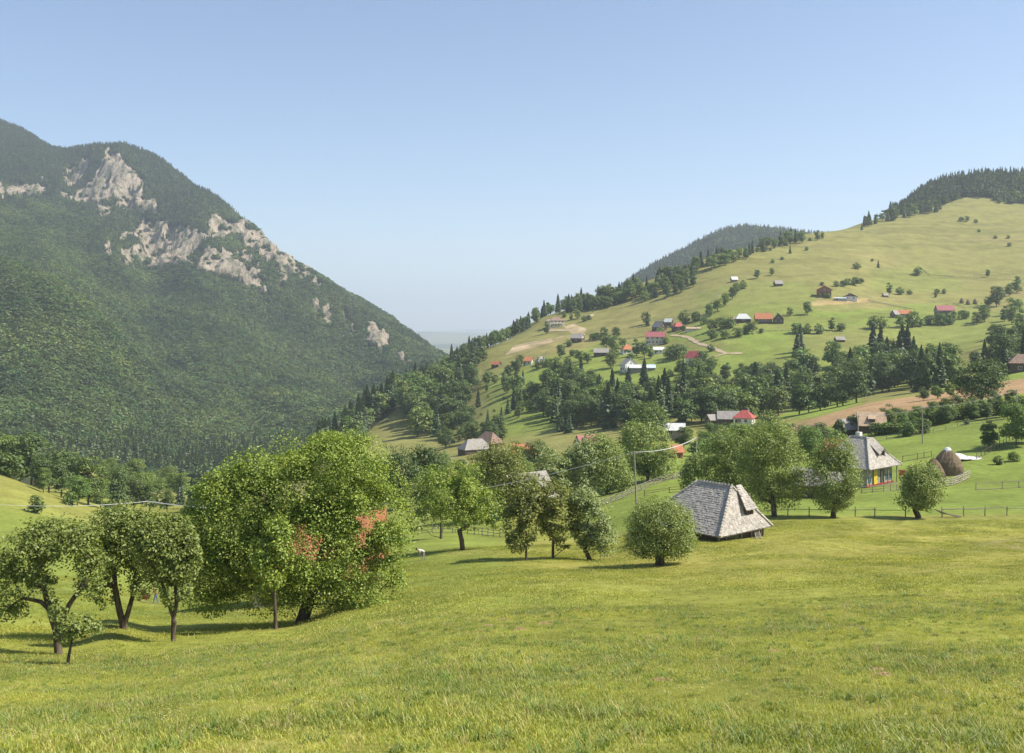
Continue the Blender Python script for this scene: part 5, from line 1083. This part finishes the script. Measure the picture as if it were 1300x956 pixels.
# ------------------------------------------------------------------ poles and cables
def pole(px, d, h_, label, lean=0.0, arm=True, group=None):
    p = at(px, d); root = empty('utility_pole', p, R(15)); tag(root, label, 'utility pole', group)
    b = MB(); b.tube([(0, 0, -.6), (lean*.5, 0, h_*.5), (lean, 0, h_)], [.15, .125, .10], 8); b.build('shaft', M['polewood'], root)
    top = Vector((p.x+lean*math.cos(R(15)), p.y+lean*math.sin(R(15)), p.z+h_))
    if arm:
        a = MB(); a.box(lean-.5, lean+.5, -.06, .06, h_-.35, h_-.25); ar = a.build('crossarm', M['greywood'], root)
        for i in (-1, 0, 1):
            q = MB(); q.lathe([(.05, h_-.25), (.06, h_-.12), (.03, h_-.06)], 8, c=(lean+i*.42, 0)); q.build('insulator', M['ceramic'], ar)
    return top
PG_ = 'utility poles across the valley meadows'
tA = pole(808, 146, 8.2, 'nearest utility pole, leaning slightly, in the green strip before the willow row', -.35, group=PG_)
tB = pole(187, 196, 9.3, 'white topped pole rising behind the fruit trees at the left', group=PG_)
tC = pole(884, 215, 6.9, 'short dark pole at the left edge of the barn willows', group=PG_)
tD = pole(1089, 215, 9.0, 'pole behind the shingled farmhouse, next to the tan-roofed barn', .1, group=PG_)
tE = pole(1171, 222, 8.2, 'pole at the top edge of the green meadow, right of the farmhouse', group=PG_)
tF = pole(1291, 232, 8.0, 'pole near the right edge in front of the stubble field', -.1, group=PG_)
tG = at(-90, 150)+Vector((0, 0, 5.0)); 
tH = pole(838, 340, 7.5, 'slender pole beside the shed with the shining white roof', group=PG_, arm=False)
for q in ((692, 720, 7), (715, 640, 8), (819, 640, 8), (884, 720, 8)):
    p_ = at(q[0], q[1]); b = MB(); b.tube([(0, 0, -.5), (0, 0, q[2])], .13, 5); b.box(-.5, .5, -.05, .05, q[2]-.5, q[2]-.4)
    tag(b.build('utility_pole', M['polewood'], loc=p_), {692: 'thin pole below the unfinished pale house', 715: 'thin pole among the lower village gardens', 819: 'thin pole beside the long blue-ended shed', 884: 'thin pole by the dirt road near the tan-roofed pen'}[q[0]], 'utility pole', 'poles in the village')
tI = tB
def span(a, b, sag, n_, rad, label, gap=.42, name='power_line'):
    root = empty(name, a); tag(root, label, 'power line'); dr = (b-a); sd = Vector((-dr.y, dr.x, 0)).normalized()
    for k in range(n_):
        o_ = (k-(n_-1)/2)*gap; pts = [a.lerp(b, t/24)-a+Vector((0, 0, -4*sag*(t/24)*(1-t/24)-.08))+sd*o_ for t in range(25)]
        m = MB(); m.tube(pts, rad, 4); m.build('wire', M['wire'], root)
span(tB, tA, 4.5, 4, .036, 'sagging cables from the nearest pole leftwards across the orchard', .14)
span(tA, tC, .8, 3, .03, 'cables between the nearest pole and the short dark pole', .12)
span(tG, tB, 1.0, 4, .016, 'cables running to the left edge over the small meadow', .16)
span(tD, tE, .7, 3, .006, 'thin wires between the two poles behind the farmhouse')
span(tE, tF, .9, 3, .006, 'thin wires from the meadow pole to the right edge pole')
span(tC, tD, 1.0, 2, .006, 'thin wires from the short dark pole over the big willows')

# ------------------------------------------------------------------ fences
def fence(pts, label, rails=2, hp=1.05, step=2.2, mat='greywood', group=None, seed=0, jit=.06, rr=.04, cat='fence'):
    """pts: list of world (x, y); posts follow the ground"""
    rg = random.Random(seed); P = []
    for a, b in zip(pts[:-1], pts[1:]):
        k = max(1, int(round((b-a).length/step))); P += [a.lerp(b, i/k) for i in range(k)]
    P.append(pts[-1]); P = [Vector((p.x+rg.uniform(-jit, jit), p.y+rg.uniform(-jit, jit), 0)) for p in P]
    for p in P: p.z = float(H(p.x, p.y))
    root = empty('fence', P[0]); tag(root, label, cat, group); o0 = P[0]
    for p in P:
        b = MB(); q = p-o0; hh = hp*rg.uniform(.9, 1.15); b.tube([q+Vector((0, 0, -.3)), q+Vector((rg.uniform(-.06, .06), rg.uniform(-.04, .04), hh))], [.075, .055], 5); b.build('post', M[mat], root)
    for i in range(len(P)-1):
        for r_ in range(rails):
            z = hp*(.9-.78*r_/max(1, rails-1)) if rails > 1 else hp*.75
            a = P[i]-o0+Vector((0, -.07, z+rg.uniform(-.06, .06))); b_ = P[i+1]-o0+Vector((0, -.07, z+rg.uniform(-.08, .08)))
            e = (b_-a).normalized()*.12; m = MB(); m.tube([a-e, a.lerp(b_, .5)+Vector((0, 0, rg.uniform(-.05, .03))), b_+e], rr*rg.uniform(.8, 1.2), 4); m.build('rail', M[mat], root)
def G2(*pp): return [at(x, d) for x, d in pp]
fence(G2((752,160),(790,168),(830,180),(872,196)), 'rough split rail fence below the willow row, running away from the nearest pole', 4, 1.15, 2.0, seed=1, rr=.05)
fence(G2((818,162),(850,163),(885,164)), 'dark horizontal rail fence right of the nearest pole', 3, 1.0, 3.2, 'wood', seed=2)
fence(G2((536,150),(575,146),(612,140),(650,132)), 'rail fence closing the orchard behind the light green fruit tree', 3, 1.1, 1.9, seed=3)
fence(G2((960,117),(1000,116.5),(1058,116),(1110,116),(1150,116)), 'wire fence with uneven posts along the meadow edge, left of the low willow', 1, 1.15, 2.9, seed=4, rr=.03, jit=.2)
fence(G2((1196,115.5),(1250,116),(1310,116),(1360,116)), 'wire fence with uneven posts along the meadow edge, right of the low willow', 1, 1.2, 3.4, seed=5, rr=.045, jit=.2)
fence(G2((1186,156),(1208,157),(1231,166)), 'short pale plank fence in front of the haystacks', 4, 1.3, 1.5, 'polewood', seed=6, rr=.06)
fence(G2((1239,150),(1272,150.5),(1315,151)), 'open rail fence standing free in the green meadow at the right', 2, 1.15, 3.6, seed=7)
fence(G2((1094,152),(1122,152),(1146,155)), 'weathered fence in front of the farmhouse steps', 3, 1.1, 2.0, seed=8)
fence(G2((1146,195),(1165,196),(1182,198)), 'dark rail fence behind the haystacks', 2, 1.2, 2.4, 'wood', seed=9)
fence(G2((1110,238),(1170,240),(1230,243),(1300,243)), 'long fence along the upper edge of the green meadow', 2, 1.1, 3.5, seed=10)
fence(G2((1240,186),(1265,196),(1300,214)), 'dark diagonal fence climbing the meadow at the right edge', 2, 1.2, 2.6, 'wood', seed=11)
def far_fence(pp, label, hp=1.3):
    P = [ground(x, y, 400) for x, y in pp]; m = MB(); o0 = P[0].copy(); D = []
    for a, b in zip(P[:-1], P[1:]):
        k = max(1, int((b-a).length/4)); D += [a.lerp(b, i/k) for i in range(k)]
    D.append(P[-1])
    for p in D: p.z = float(H(p.x, p.y))
    for i, p in enumerate(D):
        m.tube([p-o0+Vector((0, 0, -.4)), p-o0+Vector((0, 0, hp))], .12, 4)
        if i: [m.tube([D[i-1]-o0+Vector((0, 0, z)), p-o0+Vector((0, 0, z))], .07, 4) for z in (.4, .8, 1.15)]
    tag(m.build('fence', M['greywood'], loc=o0), label, 'fence', 'fences on the hillside')
far_fence([(868,436),(856,448),(838,462)], 'diagonal fence between the dirt road and the long blue-ended shed')
far_fence([(1102,382),(1130,388),(1162,394)], 'fence running from the low white building towards the long orange-roofed house')
far_fence([(1165,338),(1180,350),(1212,352)], 'bent fence line high on the upper field')
far_fence([(1210,386),(1225,392),(1242,390),(1238,385)], 'curved paddock fence right of the rose-roofed house')
far_fence([(902,386),(914,372)], 'short pale fence below the hedge row on the upper slope')
far_fence([(745,434),(790,432),(822,428)], 'fence along the upper edge of the village gardens')
far_fence([(905,424),(960,422),(1010,421)], 'fence below three farm buildings in a line')
# fallen rails by the low willow
fr = MB(); rg = random.Random(4); b0 = at(1190, 115.3); base_ = at(1210, 115)
for i in range(5):
    a = at(1186+i*2, 115.6+.12*i)+Vector((0, 0, .95-.12*i)); b_ = at(1215+i*1.5, 114.6+.1*i)+Vector((0, 0, .12)); fr.tube([a-base_, b_-base_], .06, 5)
tag(fr.build('fallen_rails', M['greywood'], loc=base_), 'fallen wooden rails leaning from the low willow to the ground', 'rails')
bl = at(631, 168); b = MB(); b.lathe([(.42, -.1), (.46, .4), (.46, .9), (.42, 1.3)], 14); b.lathe([(.44, 1.3), (.46, 1.36), (.44, 1.38)], 14); tag(b.build('barrel', M['teal'], loc=bl+Vector((0, 0, 1.2)) if False else bl), 'teal green barrel by the hut behind the plum trees', 'barrel')

# ------------------------------------------------------------------ people
def figure(loc, rz, joints, radii, edges, label, skinmap, hairz=None):
    me = bpy.data.meshes.new('person'); me.from_pydata(joints, edges, []); me.update()
    o = link('person', me, loc=loc, rz=rz); tag(o, label, 'person')
    md = o.modifiers.new('skin', 'SKIN'); md.use_smooth_shade = True
    for i, v in enumerate(me.skin_vertices[0].data): v.radius = radii[i]; v.use_root = (i == 0)
    o.modifiers.new('sub', 'SUBSURF').levels = 1; o.modifiers['sub'].render_levels = 1
    return o
def person(loc, rz, bend, label, arm, top, legs):
    """bend: forward lean of the trunk in degrees; faces local +x"""
    b = R(bend); hip = Vector((0, 0, .92)); up = Vector((math.sin(b), 0, math.cos(b)))
    ch = hip+up*.30; nk = hip+up*.55; hd = nk+(up*.7+Vector((.25*math.sin(b), 0, .2))).normalized()*.12; ht = hd+(hd-nk).normalized()*.14
    J = [hip, ch, nk, hd, ht]; Rr = [(.16, .13), (.17, .12), (.065, .06), (.095, .085), (.07, .07)]; E = [(0, 1), (1, 2), (2, 3), (3, 4)]
    def add(par, pts, rad):
        p = par
        for q, r_ in zip(pts, rad): J.append(Vector(q)); Rr.append((r_, r_)); E.append((p, len(J)-1)); p = len(J)-1
    for s in (-1, 1):
        sh = nk-up*.07+Vector((0, s*.19, 0)); hand = sh+Vector(arm); el = sh.lerp(hand, .48)+Vector((-.05, s*.05, -.05))
        add(1 if False else 2, [sh, el, hand, hand+(hand-el).normalized()*.09], [.06, .045, .034, .035])
        st = .20*s
        add(0, [(0, s*.10, .86), (st*.5+.03, s*.11, .48), (st, s*.12, .09), (st+.13, s*.13, .04)], [.095, .065, .042, .038])
    o = figure(loc, rz, [tuple(v) for v in J], Rr, E, label, None)
    # body colours by height along the body
    m, nt = newmat('clothes'); n = N(nt); tc = n('ShaderNodeTexCoord'); sp = n('ShaderNodeSeparateXYZ'); n.l(tc.outputs['Object'], sp.inputs[0])
    v1 = n('ShaderNodeMath', operation='GREATER_THAN', i_1=.90); n.l(sp.outputs[2], v1.inputs[0])
    mx = n('ShaderNodeMixRGB'); n.l(v1.outputs[0], mx.inputs[0]); mx.inputs[1].default_value = (*legs, 1); mx.inputs[2].default_value = (*top, 1)
    # head and hands
    hd_ = n('ShaderNodeVectorMath', operation='DISTANCE'); hd_.inputs[1].default_value = tuple((hd+ht)/2); n.l(tc.outputs['Object'], hd_.inputs[0])
    lt = n('ShaderNodeMath', operation='LESS_THAN', i_1=.17); n.l(hd_.outputs['Value'], lt.inputs[0]); m2 = n('ShaderNodeMixRGB'); n.l(lt.outputs[0], m2.inputs[0]); n.l(mx.outputs[0], m2.inputs[1]); m2.inputs[2].default_value = (.5, .29, .2, 1)
    finish(n, m2.outputs[0], .85); o.data.materials.append(m)
    hr_ = MB(); c = (hd+ht)/2+(ht-hd).normalized()*.05; prof = [(.105, -.03), (.11, .03), (.085, .085), (.03, .115)]
    hr_.lathe(prof, 10); ho_ = hr_.build('hair', M['hair'], o, loc=tuple(c)+() if True else None); ho_.rotation_euler = (0, b*.9, 0)
    return [nk-up*.07+Vector(arm)]
p1 = at(198, 102)
hd1 = person(p1, R(172), 12, 'person in blue jeans pushing a brown wheelbarrow of cuttings under the fruit trees', (.42, 0, -.38), (.16, .07, .05), (.10, .18, .36))
# wheelbarrow with cuttings
wbp = Vector((p1.x-1.15, p1.y+.1, 0)); wbp.z = float(H(wbp.x, wbp.y)); wr = empty('wheelbarrow', wbp, R(172)); tag(wr, 'wheelbarrow heaped with brown cuttings, pushed by the person in jeans', 'wheelbarrow')
b = MB(); b.prism([(-.35, -.3, .35), (.45, -.3, .5), (.55, -.3, .8), (-.45, -.3, .75)], (0, .6, 0)); b.build('tray', M['redwood'], wr)
b = MB(); [b.tube([(-.85, s*.27, .82), (-.2, s*.25, .5), (.7, s*.08, .2)], .02, 5) for s in (-1, 1)]; [b.tube([(-.2, s*.25, .48), (-.3, s*.25, 0)], .02, 5) for s in (-1, 1)]; b.build('handles', M['polewood'], wr)
b = MB(); V = [(.7+.19*math.cos(a*math.pi/8), y, .19+.19*math.sin(a*math.pi/8)) for y in (-.04, .04) for a in range(16)]; b.add(V, [(k, (k+1) % 16, 16+(k+1) % 16, 16+k) for k in range(16)]+[tuple(range(16)), tuple(range(16, 32))[::-1]]); b.build('wheel', M['glass'], wr)
rg = random.Random(2); b = MB()
for i in range(90):
    a = Vector((rg.uniform(-.4, .5), rg.uniform(-.25, .25), rg.uniform(.7, 1.15))); v = Vector((rg.uniform(-.3, .3), rg.uniform(-.2, .2), rg.uniform(-.05, .2))); b.tube([a-v, a+v], .015, 3)
tag(b.build('cuttings', M['hay'], loc=wbp, rz=R(172)), 'heap of brown cuttings lying in the wheelbarrow', 'cuttings')
p2 = at(538, 100)
person(p2, R(200), 72, 'person in white bending down in the grass right of the great walnut', (.12, 0, -.55), (.66, .64, .60), (.30, .28, .26))
# ------------------------------------------------------------------ labels of the countable trees
LANDMARKS = globals().get('LANDMARKS', [])
def autolabel():
    tone = {'broad': 'green leafy tree', 'mid': 'fresh green leafy tree', 'dark': 'dark green leafy tree', 'bush': 'rounded bush', 'spruce': 'pointed dark spruce'}
    base = {}; LIM = {'belt': 170, 'spruce row': 260, 'nose': 140, 'ridge': 110, 'beyond the small meadow at the left edge': 0, 'gully': 0, 'behind the orchard': 60}
    for t in TREES:
        o, k, px, py, h, zone, ct = t
        sz = ('tall ' if h > 15 else 'small ' if h < 8.5 else '') if k != 'bush' else ''
        best = None
        for (lx, ly, txt) in LANDMARKS:
            dd = math.hypot(px-lx, (py-ly)*1.5)
            if dd < LIM.get(zone, 75) and (best is None or dd < best[0]):
                dx, dy = px-lx, (py-ly)*1.5
                rel = ('right of' if dx > 0 else 'left of') if abs(dx) > abs(dy) else ('below' if dy > 0 else 'above')
                best = (dd, rel+' '+txt)
        zt = {'belt': 'in the tree belt below the village', 'nose': 'in the grove on the hill spur above the dark valley', 'spruce row': 'in the spruce row at the lip of the dark valley', 'ridge': 'in the wood along the ridge above the village',
              'village': 'in the thicket below the village', 'scattered': 'on the rough slope below the village', 'gully': 'in the hollow between the orchard and the forested mountain', 'hill': 'on the open hillside', 'hedge trees': 'in the hedge along the top of the green meadow', 'hilltop edge': 'on the ridge line below the hilltop wood',
              'low copse': 'in the copse above the shingled hay barns', 'below ridge': 'on the slope just below the ridge wood', 'tall spruces': 'towering in the belt behind the stubble field'}.get(zone, zone)
        if zone == 'hill' and best is None:
            zt = 'on the open hillside '+('high up under the crest' if py < 345 else 'above the upper houses' if py < 385 else 'among the hill gardens' if py < 440 else 'at the foot of the village')
        txt = best[1] if best else zt
        if best and zone in ('belt', 'nose', 'ridge'): txt = {'belt': 'in the tree belt, ', 'nose': 'in the grove, ', 'ridge': 'in the ridge wood, '}[zone]+best[1]
        txt = txt.replace('the farmhouse', 'the farmhouse')
        base.setdefault((sz+tone[k]+' '+txt, ct), [zt]).append(t)
    ordn = ['first', 'second', 'third', 'fourth', 'fifth', 'sixth', 'seventh', 'eighth', 'ninth', 'tenth', 'eleventh', 'twelfth', 'thirteenth', 'fourteenth', 'fifteenth', 'sixteenth', 'seventeenth', 'eighteenth', 'nineteenth', 'twentieth', 'twenty-first', 'twenty-second', 'twenty-third', 'twenty-fourth']
    for (txt, ct), ts in base.items():
        zt = ts[0]; ts = ts[1:]
        ts.sort(key=lambda t: t[2])
        for i, t in enumerate(ts):
            lab = txt
            if 1 < len(ts) <= 24:
                lab += ', '+(('left one' if i == 0 else 'right one')+' of two' if len(ts) == 2 else ordn[i]+' from the left')
            w_ = lab.replace(' the ', ' ' if len(lab.split()) > 16 else ' the ').split()
            tag(t[0], ' '.join(w_[:16]).rstrip(','), ct, group='trees '+zt if ct != 'bush' else 'bushes '+zt)
autolabel()
